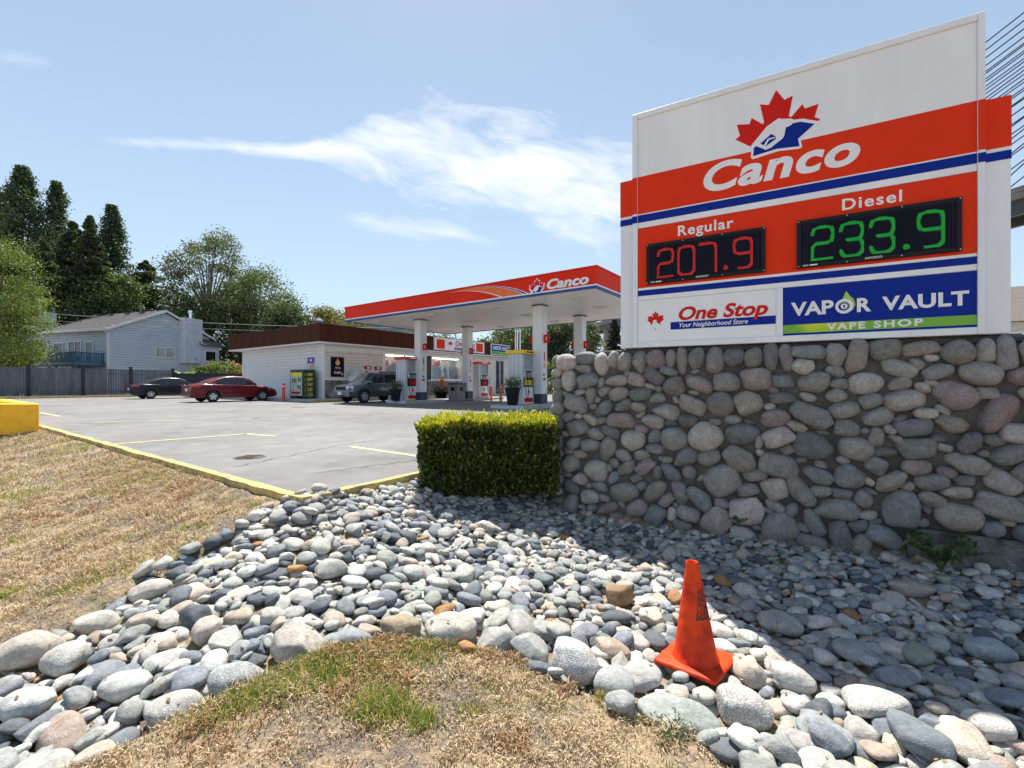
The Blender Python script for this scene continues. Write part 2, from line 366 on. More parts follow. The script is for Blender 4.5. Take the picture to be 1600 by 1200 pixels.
def asphalt_mat():
    m = bpy.data.materials.new('aged_asphalt'); m.use_nodes = True
    t = m.node_tree; b = t.nodes['Principled BSDF']; L = t.links; b.inputs['Roughness'].default_value = .88; b.inputs['Specular IOR Level'].default_value = .25
    g = t.nodes.new('ShaderNodeNewGeometry')
    def nz(s, d=6, r=.65):
        n = t.nodes.new('ShaderNodeTexNoise'); n.inputs['Scale'].default_value = s; n.inputs['Detail'].default_value = d; n.inputs['Roughness'].default_value = r
        L.new(g.outputs['Position'], n.inputs['Vector']); return n.outputs[0]
    def mr(x, a, c, lo, hi):
        n = t.nodes.new('ShaderNodeMapRange'); L.new(x, n.inputs[0]); n.inputs['From Min'].default_value = a; n.inputs['From Max'].default_value = c
        n.inputs['To Min'].default_value = lo; n.inputs['To Max'].default_value = hi; return n.outputs[0]
    def mul(a, c):
        n = t.nodes.new('ShaderNodeMath'); n.operation = 'MULTIPLY'; L.new(a, n.inputs[0]); L.new(c, n.inputs[1]); return n.outputs[0]
    k = mul(mul(mul(mr(nz(95, 3), .35, .65, .50, 1.45), mr(nz(.35, 7, .6), .35, .65, .84, 1.12)), mr(nz(2.2, 8, .7), .3, .7, .80, 1.16)), mr(nz(.9, 5, .75), .66, .74, 1.0, .72))
    sc = t.nodes.new('ShaderNodeVectorMath'); sc.operation = 'SCALE'; sc.inputs[0].default_value = (.205, .200, .198); L.new(k, sc.inputs['Scale'])
    L.new(sc.outputs[0], b.inputs['Base Color'])
    bp = t.nodes.new('ShaderNodeBump'); bp.inputs['Strength'].default_value = .5; bp.inputs['Distance'].default_value = .008
    L.new(nz(130, 3), bp.inputs['Height']); L.new(bp.outputs[0], b.inputs['Normal'])
    return m
M_ASPH = asphalt_mat()
lot = MB()
P = [wxy(0, 0), wxy(0, 3.8), wxy(-45, 3.8), wxy(-45, 52), wxy(42.2, 52), wxy(42.2, 0)]
lot.prism([(x, y) for x, y in P], .545, LOT)
setp(lot.build('parking_lot', M_ASPH), kind='structure')

# kerb: near edge along U from the corner, then along V behind the hedge
def strip_path(pts, w, z0, z1, name, mat, wob=.0, n=60, seed=0):
    rg = random.Random(seed); b = MB()
    P = [Vector((*p, 0)) for p in pts]; S = []
    for i in range(len(P) - 1):
        k = max(1, int((P[i + 1] - P[i]).length / n * 60 * 4) if wob else 1)
        k = min(k, 160)
        for j in range(k): S.append(P[i].lerp(P[i + 1], j / k))
    S.append(P[-1]); vs = []; fs = []
    for i, p in enumerate(S):
        d = (S[min(i + 1, len(S) - 1)] - S[max(i - 1, 0)]).normalized(); q = Vector((-d.y, d.x, 0))
        r = lambda: rg.uniform(-wob, wob)
        l = p + q * (w / 2 + r()); m = p - q * (w / 2 + r()); zz = z1 + r() * .35
        vs += [(l.x, l.y, z0), (l.x, l.y, zz), (m.x, m.y, zz), (m.x, m.y, z0)]
    for i in range(len(S) - 1):
        a = i * 4; c = a + 4
        fs += [(a, c, c + 1, a + 1), (a + 1, c + 1, c + 2, a + 2), (a + 2, c + 2, c + 3, a + 3)]
    fs += [(0, 1, 2, 3), (len(S) * 4 - 1, len(S) * 4 - 2, len(S) * 4 - 3, len(S) * 4 - 4)]
    b.add(vs, fs); return b.build(name, mat)
kb = strip_path([wxy(14, -.08), wxy(-.08, -.08), wxy(-.08, 3.9), wxy(-30, 3.9)], .10, .45, .622, 'kerb', YELK, .016, 60, 3)
setp(kb, kind='structure')
kb2 = strip_path([wxy(41.2, -20), wxy(41.2, 48)], .2, .5, .72, 'kerb', YELK)
setp(kb2, kind='structure')
bedb = MB().prism([wxy(41.31, -22), wxy(46, -22), wxy(46, 50), wxy(41.31, 50)][::-1], .4, .74)
setp(bedb.build('verge', pm('bark_soil', (.16, .11, .08), .95, .3, 8, bump=.6)), kind='structure')

# parking lines, crack, manhole
def flatstrip(pts, w, z, name, mat, label=None):
    vs = []; fs = []
    P = [Vector((*p, 0)) for p in pts]
    for i, p in enumerate(P):
        d = (P[min(i + 1, len(P) - 1)] - P[max(i - 1, 0)]).normalized(); q = Vector((-d.y, d.x, 0)) * (w / 2 if not callable(w) else w(i))
        vs += [(p.x + q.x, p.y + q.y, z), (p.x - q.x, p.y - q.y, z)]
    for i in range(len(P) - 1): fs.append((2 * i, 2 * i + 2, 2 * i + 3, 2 * i + 1))
    return MB().add(vs, fs)
ln = MB()
for pts in ([(-6.68, 7.49), (-5.32, 9.12)], [(-5.40, 9.16), (-4.5, 8.68)], [(-11.0, 11.9), (-9.1, 12.48)], [(-2.57, 7.26), (-1.2, 6.22)], [(-14, 14.1), (-16.5, 15.9)]):
    s = flatstrip(pts, .10, LOT + .004, '', None); ln.add(s.v, s.f)
setp(ln.build('painted_lines', YELINE), kind='structure')
rg = random.Random(5)
def crack(p, q, n=26, amp=.05):
    return [(p[0] + (q[0] - p[0]) * i / n + rg.uniform(-amp, amp), p[1] + (q[1] - p[1]) * i / n + rg.uniform(-amp, amp)) for i in range(n + 1)]
ck = MB()
for p, q in (((-3.35, 5.45), (-2.75, 7.6)), ((-2.75, 7.6), (-1.9, 8.8)), ((-9, 13), (-4.5, 16)), ((-2.2, 5.1), (-.9, 6.3))):
    s = flatstrip(crack(p, q), lambda i: rg.uniform(.003, .010), LOT + .004, '', None); ck.add(s.v, s.f)
setp(ck.build('asphalt_cracks', pm('crack_tar', (.06, .06, .06), .9, .3, 20)), kind='structure')
mh = MB().lathe([(0, .010), (.17, .010), (.175, .004), (.2, .004), (.2, -.01)], 28)
for k in range(-3, 4): mh.box(-.11, .11, k * .045 - .009, k * .045 + .009, .010, .014)
o = mh.build('manhole_cover', pm('rusty_iron', (.10, .07, .05), .8, .3, 12, bump=.4)); o.location = (-3.58, 6.21, LOT)
setp(o, 'round rusty iron manhole cover set in the asphalt lot', 'manhole cover')
for (x, y, r) in ((-9.2, 19.6, .3), (-7.4, 13.2, .10)):
    o = MB().lathe([(0, .008), (r, .008), (r + .02, -.01)], 20).build('drain_cover', MATS['rusty_iron']); o.location = (x, y, LOT)
    setp(o, 'small dark drain cover in the sunlit asphalt %s' % ('nearer the silver car' if r > .2 else 'in the open middle of the lot'), 'drain cover')

# ================================================================ SIGN WALL
PW = (.45, 5.16); WTH = math.atan2(-.5015, .865)
WALL = thing('cobblestone_wall', 'long low wall of rounded river stones set in mortar, carrying the tall price sign', 'wall', (*PW, 0), WTH)
WL, WZ0, WZ1 = 4.75, .16, 1.93
MB().box(.06, WL, .06, .50, -.2, WZ1 - .03).build('mortar_core', MORTAR, WALL, bevel=.02)
MB().box(3.10, WL + .3, -.0, .06, -.3, .46).box(.04, 3.1, .03, .06, -.3, .17).build('concrete_footing', CONC, WALL, bevel=.012)
MB().box(.5, WL - .1, .09, .47, WZ1 - .03, WZ1 + .035).build('capping', MORTAR, WALL, bevel=.015)

# stone prototypes
def ico(sub):
    bm = bmesh.new(); bmesh.ops.create_icosphere(bm, subdivisions=sub, radius=1)
    V = np.array([v.co[:] for v in bm.verts]); Fc = np.array([[v.index for v in f.verts] for f in bm.faces]); bm.free(); return V, Fc
IV3, IF3 = ico(4); IV2, IF2 = ico(3); IV1, IF1 = ico(2)
def stone_proto(V, seed, angular=0.):
    r = np.random.default_rng(seed); W = V.copy()
    e = r.uniform(.78, 1.0, 3)
    W = np.sign(W) * np.abs(W) ** e; W /= np.abs(W).max(0)
    for k in range(4):
        d = r.normal(size=3); d /= np.linalg.norm(d); ph = r.uniform(0, 6.3); fr = r.uniform(1.2, 2.8)
        W *= (1 + .05 * np.sin(fr * (V @ d) * 2 + ph))[:, None]
    nc = 2 + int(angular * 7)
    for k in range(nc):
        d = r.normal(size=3); d /= np.linalg.norm(d); c = r.uniform(.72, .95) - angular * .12
        s = W @ d; ex = np.maximum(0, s - c); W -= np.outer(ex * (.75 + .2 * angular), d)
    lo, hi = W.min(0), W.max(0); W = (W - (lo + hi) / 2) / ((hi - lo) / 2)
    return W
PROTO = [[stone_proto(V, 100 + s, 0. if s < 9 else .9) for s in range(12)] for V in (IV1, IV2, IV3)]
FACES = (IF1, IF2, IF3)
def rotm(rx, ry, rz):
    cx, sx, cy, sy, cz, sz = math.cos(rx), math.sin(rx), math.cos(ry), math.sin(ry), math.cos(rz), math.sin(rz)
    return np.array([[cz, -sz, 0], [sz, cz, 0], [0, 0, 1]]) @ np.array([[cy, 0, sy], [0, 1, 0], [-sy, 0, cy]]) @ np.array([[1, 0, 0], [0, cx, -sx], [0, sx, cx]])
def tilt_to(n):  # rotation taking z to n
    n = n / np.linalg.norm(n); v = np.cross([0, 0, 1], n); c = n[2]; K = np.array([[0, -v[2], v[1]], [v[2], 0, -v[0]], [-v[1], v[0], 0]])
    return np.eye(3) + K + K @ K / (1 + c)
def join_stones(name, L, parent=None):
    vs, fs, ts, off = [], [], [], 0
    for lod, pi, S, Rm, c, tint in L:
        V = (PROTO[lod][pi] * S) @ Rm.T + c; vs.append(V); fs.append(FACES[lod] + off); off += len(V); ts.append(np.tile(tint, (len(V), 1)))
    return npmesh(name, np.concatenate(vs), np.concatenate(fs), M_STONE, parent, np.concatenate(ts), True)
def one_stone(name, st, parent=None):
    lod, pi, S, Rm, c, tint = st; V = (PROTO[lod][pi] * S) @ Rm.T
    return npmesh(name, V, FACES[lod], M_STONE, parent, np.tile(tint, (len(V), 1)), True, loc=c)

WPAL = [((.265, .255, .24), 5), ((.22, .215, .205), 4), ((.28, .25, .225), 2.0), ((.25, .20, .20), 1.3), ((.19, .20, .20), 3), ((.35, .33, .30), 2), ((.46, .42, .38), .7), ((.145, .145, .145), 1.3)]
def pick(pal, r):
    w = np.array([p[1] for p in pal], float); c = np.array(pal[r.choice(len(pal), p=w / w.sum())][0]) * r.uniform(.85, 1.18)
    return np.clip(c * r.uniform(.97, 1.03, 3), 0, 1)
r = np.random.default_rng(21)
gs = .01; nx_, nz_ = int(WL / gs) + 1, int((WZ1 + .02) / gs) + 1
occ = np.zeros((nx_, nz_), bool)
xx, zz = np.meshgrid(np.arange(nx_) * gs, np.arange(nz_) * gs, indexing='ij')
occ[zz < WZ0] = True
occ[(xx > 3.1) & (zz < .46)] = True
wst = []
def try_wall(cx, cz, a, b, ang, gap, force=False):
    x0, x1 = max(0, int((cx - a - .03) / gs)), min(nx_, int((cx + a + .03) / gs) + 2); z0, z1 = max(0, int((cz - a - .03) / gs)), min(nz_, int((cz + a + .03) / gs) + 2)
    X = xx[x0:x1, z0:z1] - cx; Z = zz[x0:x1, z0:z1] - cz; u = X * math.cos(ang) + Z * math.sin(ang); w = -X * math.sin(ang) + Z * math.cos(ang)
    q = np.abs(u / (a + gap)) ** 2.2 + np.abs(w / (b + gap)) ** 2.2
    if not force and (occ[x0:x1, z0:z1] & (q < 1)).any(): return False
    occ[x0:x1, z0:z1] |= (np.abs(u / a) ** 2.2 + np.abs(w / b) ** 2.2) < 1
    wst.append((cx, cz, a, b, ang)); return True
# top course: mostly upright stones along the edge
x = .06
while x < WL - .08:
    if r.random() < .72: w, h = r.uniform(.045, .085), r.uniform(.075, .11)
    else: w, h = r.uniform(.09, .13), r.uniform(.05, .09)
    x += w; try_wall(x, WZ1 - h + r.uniform(-.01, .01), max(w, h), min(w, h), (math.pi / 2 if h > w else 0) + r.uniform(-.15, .15), 0, True); x += w * 1.0
# left end column
z = WZ1 - .26
while z > WZ0 + .06:
    h = r.uniform(.05, .10); z -= h; try_wall(.055, z, h, r.uniform(.05, .065), math.pi / 2 + r.uniform(-.2, .2), 0, False) ; z -= h + .012
for (lo, hi, tries) in ((.115, .14, 90), (.09, .115, 900), (.07, .095, 3000), (.05, .072, 6000), (.032, .05, 2500)):
    for k in range(tries):
        a = r.uniform(lo, hi); e = r.uniform(.55, .95) if r.random() < .6 else r.uniform(.5, .68); b = max(.02, a * e)
        ang = r.normal(0, .35) if r.random() < .7 else r.uniform(0, math.pi)
        m = b * .8
        try_wall(r.uniform(m, WL - m), r.uniform(WZ0 + m * .9, WZ1 - m), a, b, ang, .004)
# let every stone grow until it nearly touches its neighbours
lab = np.zeros((nx_, nz_), np.int32); lab[zz < WZ0] = -1; lab[(xx > 3.1) & (zz < .46)] = -1
def foot(s, g):
    cx, cz, a, b, ang = s
    x0, x1 = max(0, int((cx - a - .04) / gs)), min(nx_, int((cx + a + .04) / gs) + 2); z0, z1 = max(0, int((cz - a - .04) / gs)), min(nz_, int((cz + a + .04) / gs) + 2)
    X = xx[x0:x1, z0:z1] - cx; Z = zz[x0:x1, z0:z1] - cz; u = X * math.cos(ang) + Z * math.sin(ang); w = -X * math.sin(ang) + Z * math.cos(ang)
    return (slice(x0, x1), slice(z0, z1)), (np.abs(u / (a + g)) ** 2.1 + np.abs(w / (b + g)) ** 2.1) < 1
for k, st_ in enumerate(wst):
    sl_, m = foot(st_, 0); lab[sl_][m & (lab[sl_] == 0)] = k + 1
for rnd in range(5):
    for k in range(len(wst)):
        cx, cz, a, b, ang = wst[k]
        if a > .16: continue
        for cand in ((cx, cz, a * 1.05, b * 1.08, ang), (cx, cz, a * 1.05, b, ang), (cx, cz, a, b * 1.08, ang), (cx + r.normal(0, .008), cz + r.normal(0, .008), a * 1.03, b * 1.04, ang)):
            if cand[3] > cand[2] or cand[2] > .17: continue
            sl_, m = foot(cand, .001); L_ = lab[sl_][m]
            if ((L_ != 0) & (L_ != k + 1)).sum() > 2: continue
            s0, m0 = foot(wst[k], .001); q_ = lab[s0]; q_[m0 & (q_ == k + 1)] = 0
            q_ = lab[sl_]; q_[m & (q_ == 0)] = k + 1; wst[k] = cand; break
wst.sort(key=lambda s: -s[2] * s[3])
def wall_stone(s):
    cx, cz, a, b, ang = s
    sq = r.uniform(1.03, 1.13); dep = min(.085, b * r.uniform(.8, 1.05)) + .014
    Rm = np.array([[math.cos(ang), 0, -math.sin(ang)], [0, 1, 0], [math.sin(ang), 0, math.cos(ang)]]) @ rotm(0, 0, r.normal(0, .06))
    t = pick(WPAL, r); lod = 2 if False else 1
    return (lod, int(r.integers(0, 9)) if r.random() < .9 else int(r.integers(9, 12)), np.array([a * sq, dep, b * sq]), Rm, np.array([cx, .052 + r.uniform(-.012, .012), cz]), np.array([*t, r.choice([.05, .2, .5])]))
WS = [wall_stone(s) for s in wst]
# back and left end faces get joined stones as well (seen only from the side)
for s in WS[:296]: one_stone('stone', s, WALL)
rest = WS[296:]
for k in range(70):
    a = r.uniform(.05, .1); rest.append((0, int(r.integers(0, 9)), np.array([.05, a, a * .7]), np.eye(3), np.array([.05, r.uniform(.14, .44), r.uniform(.3, 1.82)]), np.array([*pick(WPAL, r), .2])))
for k in range(330):
    a = r.uniform(.06, .12); rest.append((0, int(r.integers(0, 9)), np.array([a, .06, a * .7]), np.eye(3), np.array([r.uniform(.1, WL - .1), .5, r.uniform(.2, 1.82)]), np.array([*pick(WPAL, r), .2])))
setp(join_stones('small_stones', rest, WALL), kind='stuff')
print('wall stones', len(wst))

# ================================================================ PRICE SIGN
SG = thing('price_sign', 'tall fuel price sign with maple leaf logo and two lit prices on the stone wall', 'sign', (*PW, 0), WTH)
Y0 = .03
ZB, ZT = 1.975, 4.395
for x0, x1 in ((.775, .905), (3.558, 3.70)):
    p = MB().box(x0, x1, Y0 + .03, Y0 + .36, ZB, 3.73).build('side_pylon', W_ALU, SG, bevel=.006)
    MB().box(x0 - .002, x1 + .002, Y0 + .027, Y0 + .363, 3.358, 3.733).build('pylon_red_band', RED, p)
    MB().box(x0 - .002, x1 + .002, Y0 + .027, Y0 + .363, 3.265, 3.33).build('pylon_blue_band', BLUE, p)
MB().box(.93, 3.54, Y0 + .03, Y0 + .33, ZB + .02, ZT - .02).build('cabinet', W_ALU, SG)
fr = MB()
fr.box(.908, .961, Y0, Y0 + .35, ZB, ZT).box(3.514, 3.556, Y0, Y0 + .35, ZB, ZT)
fr.box(.962, 3.513, Y0, Y0 + .35, ZT - .055, ZT).box(.962, 3.513, Y0, Y0 + .35, ZB, ZB + .055)
fr.build('frame', W_ALU, SG, bevel=.004)
MB().box(2.203, 2.252, Y0 + .004, Y0 + .04, ZB + .056, 2.458).build('frame_mullion', W_ALU, SG)
for q0, q1 in ((.905, .960), (3.515, 3.559)): MB().box(q0, q1, Y0 - .003, Y0 + .001, 3.358, 3.733).build('frame_red_band', RED, SG)
for q0, q1 in ((.905, .960), (3.515, 3.559)): MB().box(q0, q1, Y0 - .003, Y0 + .001, 3.265, 3.335).build('frame_blue_band', BLUE, SG)
yp = Y0 + .018
MB().box(.962, 3.513, yp, yp + .01, 3.212, ZT - .056).build('logo_panel', W_PAN, SG)
MB().box(1.083, 1.0845, yp - .001, yp, 3.745, ZT - .056).build('panel_seam', LGREY, SG)
MB().box(.962, 3.513, yp, yp + .01, 2.462, 3.208).build('price_panel', W_PAN, SG)
MB().box(.962, 2.202, yp, yp + .01, 2.031, 2.458).build('store_panel', W_PAN, SG)
MB().box(2.253, 3.513, yp, yp + .01, 2.031, 2.458).build('shop_panel', BLUE, SG)
def flat(name, x0, x1, z0, z1, lay, mat, parent=SG, y=yp):
    return MB().box(x0, x1, y - .0015 * lay, y, z0, z1).build(name, mat, parent)
flat('red_band', .962, 3.513, 3.357, 3.742, 1, RED)
flat('blue_stripe', .962, 3.513, 3.268, 3.345, 1, BLUE)
flat('red_band', .962, 3.513, 2.590, 3.208, 1, RED)
flat('blue_stripe', .962, 3.513, 2.508, 2.566, 1, BLUE)
def flatpoly(name, pts, lay, mat, parent=SG, y=yp): return MB().poly_xz(pts, y - .0015 * lay, y - .0002).build(name, mat, parent)
leafP = [(1.871, 3.889), (1.91, 3.912), (1.884, 4.023), (1.989, 3.999), (2.006, 4.051), (2.097, 3.965), (2.106, 3.987), (2.074, 4.155), (2.143, 4.128), (2.201, 4.245), (2.265, 4.137), (2.329, 4.155), (2.298, 3.982), (2.316, 3.968), (2.4, 4.057), (2.419, 4.012), (2.519, 4.024), (2.489, 3.918), (2.53, 3.889), (2.514, 3.875), (2.406, 3.925), (2.335, 3.938), (2.316, 3.956), (2.254, 3.961), (2.218, 3.982), (2.128, 3.929), (2.012, 3.812), (1.997, 3.791)]
blueP = [(2.018, 3.695), (2.024, 3.769), (2.043, 3.781), (2.12, 3.726), (2.158, 3.734), (2.254, 3.798), (2.265, 3.821), (2.276, 3.886), (2.316, 3.896), (2.327, 3.908), (2.385, 3.906), (2.49, 3.857), (2.367, 3.76), (2.379, 3.693), (2.203, 3.714)]
whiteP = [(2.0, 3.687), (2.005, 3.80), (2.128, 3.937), (2.218, 3.985), (2.254, 3.968), (2.316, 3.956), (2.335, 3.938), (2.406, 3.927), (2.518, 3.872), (2.5, 3.846), (2.385, 3.755), (2.399, 3.684), (2.381, 3.671), (2.218, 3.691), (2.015, 3.668)]
flatpoly('maple_leaf', leafP, 2, LRED)
flatpoly('logo_outline', whiteP, 3, LETW)
flatpoly('logo_blue_shape', blueP, 4, BLUE)
flatpoly('logo_eye', [(2.076, 3.795), (2.162, 3.86), (2.195, 3.83), (2.199, 3.805), (2.12, 3.759)], 4, BLUE)
flatpoly('logo_eye_line', [(2.102, 3.769), (2.137, 3.824), (2.189, 3.825), (2.191, 3.814), (2.146, 3.811), (2.118, 3.762)], 5, LETW)
text('lettering', 'Canco', 1.592, 2.808, 3.44, 3.715, yp - .003, LETW, SG, bold=.034, shear=.22, space=1.07)
text('lettering', 'Regular', 1.358, 1.856, 3.035, 3.168, yp - .003, LETW, SG, bold=.02, space=1.12)
text('lettering', 'Diesel', 2.684, 3.076, 3.068, 3.163, yp - .003, LETW, SG, bold=.02, space=1.15)
# store panel
text('lettering', 'One Stop', 1.365, 2.138, 2.19, 2.362, yp - .0045, LETR, SG, bold=.03, shear=.25)
flat('blue_bar', 1.287, 2.198, 2.143, 2.218, 1, BLUE)
text('lettering', 'Your Neighborhood Store', 1.37, 1.975, 2.147, 2.205, yp - .003, LETW, SG, bold=.012, shear=.25)
cx_, cz_, k_ = 1.14, 2.225, .125
flatpoly('small_maple_leaf', [(cx_ + x * k_, cz_ - .02 + z * k_ * 1.1) for x, z in MAPLE], 1, LRED)
flatpoly('leaf_inner_mark', [(cx_ - .045, 2.165), (cx_ + .045, 2.165), (cx_ + .035, 2.215), (cx_ + .012, 2.222), (cx_ + .008, 2.255), (cx_ - .02, 2.25), (cx_ - .03, 2.215)], 2, LETW)
# vape panel
flat('green_band', 2.253, 3.513, 2.05, 2.124, 1, pm('lime_green', (.19, .46, .03), .4, .1, 2.2, col2=(.55, .66, .02), detail=2, lo=.42, hi=.62))
text('lettering', 'VAP', 2.315, 2.625, 2.2, 2.32, yp - .003, LETW, SG, bold=.035)
text('lettering', 'R', 2.785, 2.88, 2.2, 2.316, yp - .003, LETW, SG, bold=.035)
text('lettering', 'VAULT', 2.95, 3.47, 2.199, 2.313, yp - .003, LETW, SG, bold=.035, space=1.05)
text('lettering', 'VAPE', 2.577, 2.84, 2.061, 2.119, yp - .003, LETW, SG, bold=.035, space=1.25); text('lettering', 'SHOP', 2.895, 3.205, 2.061, 2.119, yp - .003, LETW, SG, bold=.035, space=1.25)
flatpoly('green_flame', [(2.712, 2.385), (2.735, 2.345), (2.765, 2.31), (2.775, 2.262), (2.755, 2.22), (2.72, 2.2), (2.68, 2.225), (2.665, 2.275), (2.685, 2.315)], 1, pm('flame_green', (.20, .50, .05), .4, .1, 6, col2=(.42, .62, .05)))
def ring(name, cx, cz, ro, ri, lay, mat):
    n = 28; b = MB(); vs = []
    for k in range(n): a = 2 * math.pi * k / n; vs += [(cx + ro * math.cos(a), yp - .0015 * lay, cz + ro * math.sin(a)), (cx + ri * math.cos(a), yp - .0015 * lay, cz + ri * math.sin(a))]
    b.add(vs, [(2 * k, 2 * ((k + 1) % n), 2 * ((k + 1) % n) + 1, 2 * k + 1) for k in range(n)]); return b.build(name, mat, SG)
ring('letter_o_ring', 2.698, 2.257, .062, .04, 3, LETW)
flatpoly('lock_disc', [(2.698 + .034 * math.cos(k * .4), 2.257 + .034 * math.sin(k * .4)) for k in range(16)], 2, BLUE)
flatpoly('lock_body', [(2.698 + .024 * math.cos(k * .4), 2.257 + .024 * math.sin(k * .4)) for k in range(16)], 3, LETW)
flatpoly('keyhole', [(2.692, 2.243), (2.704, 2.243), (2.702, 2.257), (2.706, 2.266), (2.698, 2.272), (2.69, 2.266), (2.694, 2.257)], 4, BLUE)
# displays
LEDR = pm('led_red', (.9, .03, .015), .5, 0, 1, emis=.65)
LEDG = pm('led_green', (.015, .75, .06), .5, 0, 1, emis=.45)
LEDOFF = pm('led_off', (.05, .02, .02), .5, .1, 1)
def arc(cx, cz, r_, a0, a1, n=5): return [(cx + r_ * math.cos(R(a0 + (a1 - a0) * k / n)), cz + r_ * math.sin(R(a0 + (a1 - a0) * k / n))) for k in range(n + 1)]
h = .27; w = .145; q = .045; m_ = h / 2
tr = arc(w - q, h - q, q, 90, 0); tl = arc(q, h - q, q, 180, 90); br = arc(w - q, q, q, 0, -90); bl = arc(q, q, q, 270, 180); 
DIG = {'2': [[(0, h - q * 1.1)] + tl + tr + arc(w - q, m_ + q, q, 0, -90)[1:] + arc(q, m_ - q, q, 90, 180) + [(0, 0), (w * .95, 0)]],
       '0': [tl + tr + br + bl + [tl[0]]],
       '7': [[(0, h), (w - q, h)] + tr[1:] + [(w, 0)]],
       '9': [[(w, m_), *arc(q, m_ + q, q, 270, 180), *tl, *tr, *br, (q, 0)]],
       '3': [[(0, h - q * 1.1)] + tl + tr + arc(w - q, m_ + q, q, 0, -90) + [(w * .3, m_)], arc(w - q, m_ - q, q, 90, 0) + br + bl[:4] + [(0, q * 1.1)]]}
def pdist(px, pz, path):
    d = np.full(px.shape, 9.)
    for (x0, z0), (x1, z1) in zip(path[:-1], path[1:]):
        L2 = (x1 - x0) ** 2 + (z1 - z0) ** 2
        if L2 < 1e-12: continue
        t = np.clip(((px - x0) * (x1 - x0) + (pz - z0) * (z1 - z0)) / L2, 0, 1)
        d = np.minimum(d, np.hypot(px - x0 - t * (x1 - x0), pz - z0 - t * (z1 - z0)))
    return d
def led(name, paths, ox, oz, mat, parent, y, hw=.0135, dot=None):
    pt = .0145; gx, gz = np.meshgrid(np.arange(-3, 17), np.arange(-5, 60)); X = gx * pt + (gz % 2) * pt / 2; Z = gz * pt / 2
    if dot: keep = np.hypot(X - .02, Z - .02) < dot
    else: keep = np.min([pdist(X, Z, p) for p in paths], 0) < hw
    X = X[keep] + ox; Z = Z[keep] + oz; b = MB(); r_ = .0029
    for x, z in zip(X, Z): b.add([(x + r_ * math.cos(R(60 * k)), y, z + r_ * math.sin(R(60 * k))) for k in range(6)], [(0, 1, 2, 3, 4, 5)])
    return b.build(name, mat, parent, recalc=False)
def display(x0, x1, z0, z1, digs, mat):
    d = MB().box(x0, x1, yp - .03, yp, z0, z1).build('price_display', BLK, SG, bevel=.003)
    b = MB().box(x0 + .03, x1 - .03, yp - .0315, yp - .028, z0 + .03, z1 - .03); b.build('display_face', BLK2, d)
    bx = MB(); 
    for sx in (x0 + .055, x1 - .055, x0 + .075, x1 - .075): bx.box(sx - .002, sx + .002, yp - .0335, yp - .03, z0 + .035, z1 - .035)
    bx.box(x0 + .05, x1 - .05, yp - .0335, yp - .03, z1 - .045, z1 - .041); bx.build('display_groove', BLK, d)
    for sx in (x0 + .012, (x0 * 2 + x1) / 3, (x0 + 2 * x1) / 3, x1 - .012):
        for sz_ in (z0 + .012, z1 - .012): MB().lathe([(0, -.033), (.004, -.033), (.005, -.03)], 8, c=(sx, yp, sz_), axis='y').build('screw', CHROME, d)
    for c, ox in digs:
        if c == '.': led('led_point', None, ox, z0 + .058, mat, d, yp - .034, dot=.021)
        else: led('led_digit', DIG[c], ox, z0 + .058, mat, d, yp - .034)
    mx = (x0 + x1) / 2
    text('maker_lettering', 'HYOCO', mx - .055, mx + .055, z0 + .012, z0 + .030, yp - .0335, LETW, d, bold=.015, space=.9)
    MB().box(x0 + .045, x0 + .085, yp - .032, yp - .03, z0 + .009, z0 + .024).build('rating_label', pm('foil_label', (.35, .36, .34), .4), d)
    MB().box(x0 + .095, x0 + .15, yp - .032, yp - .03, z0 + .011, z0 + .022).build('white_label', LETW, d)
display(1.053, 2.117, 2.616, 3.024, [('2', 1.172), ('0', 1.368), ('7', 1.562), ('.', 1.772), ('9', 1.862)], LEDR)
display(2.358, 3.425, 2.614, 3.027, [('2', 2.472), ('3', 2.672), ('3', 2.872), ('.', 3.078), ('9', 3.170)], LEDG)

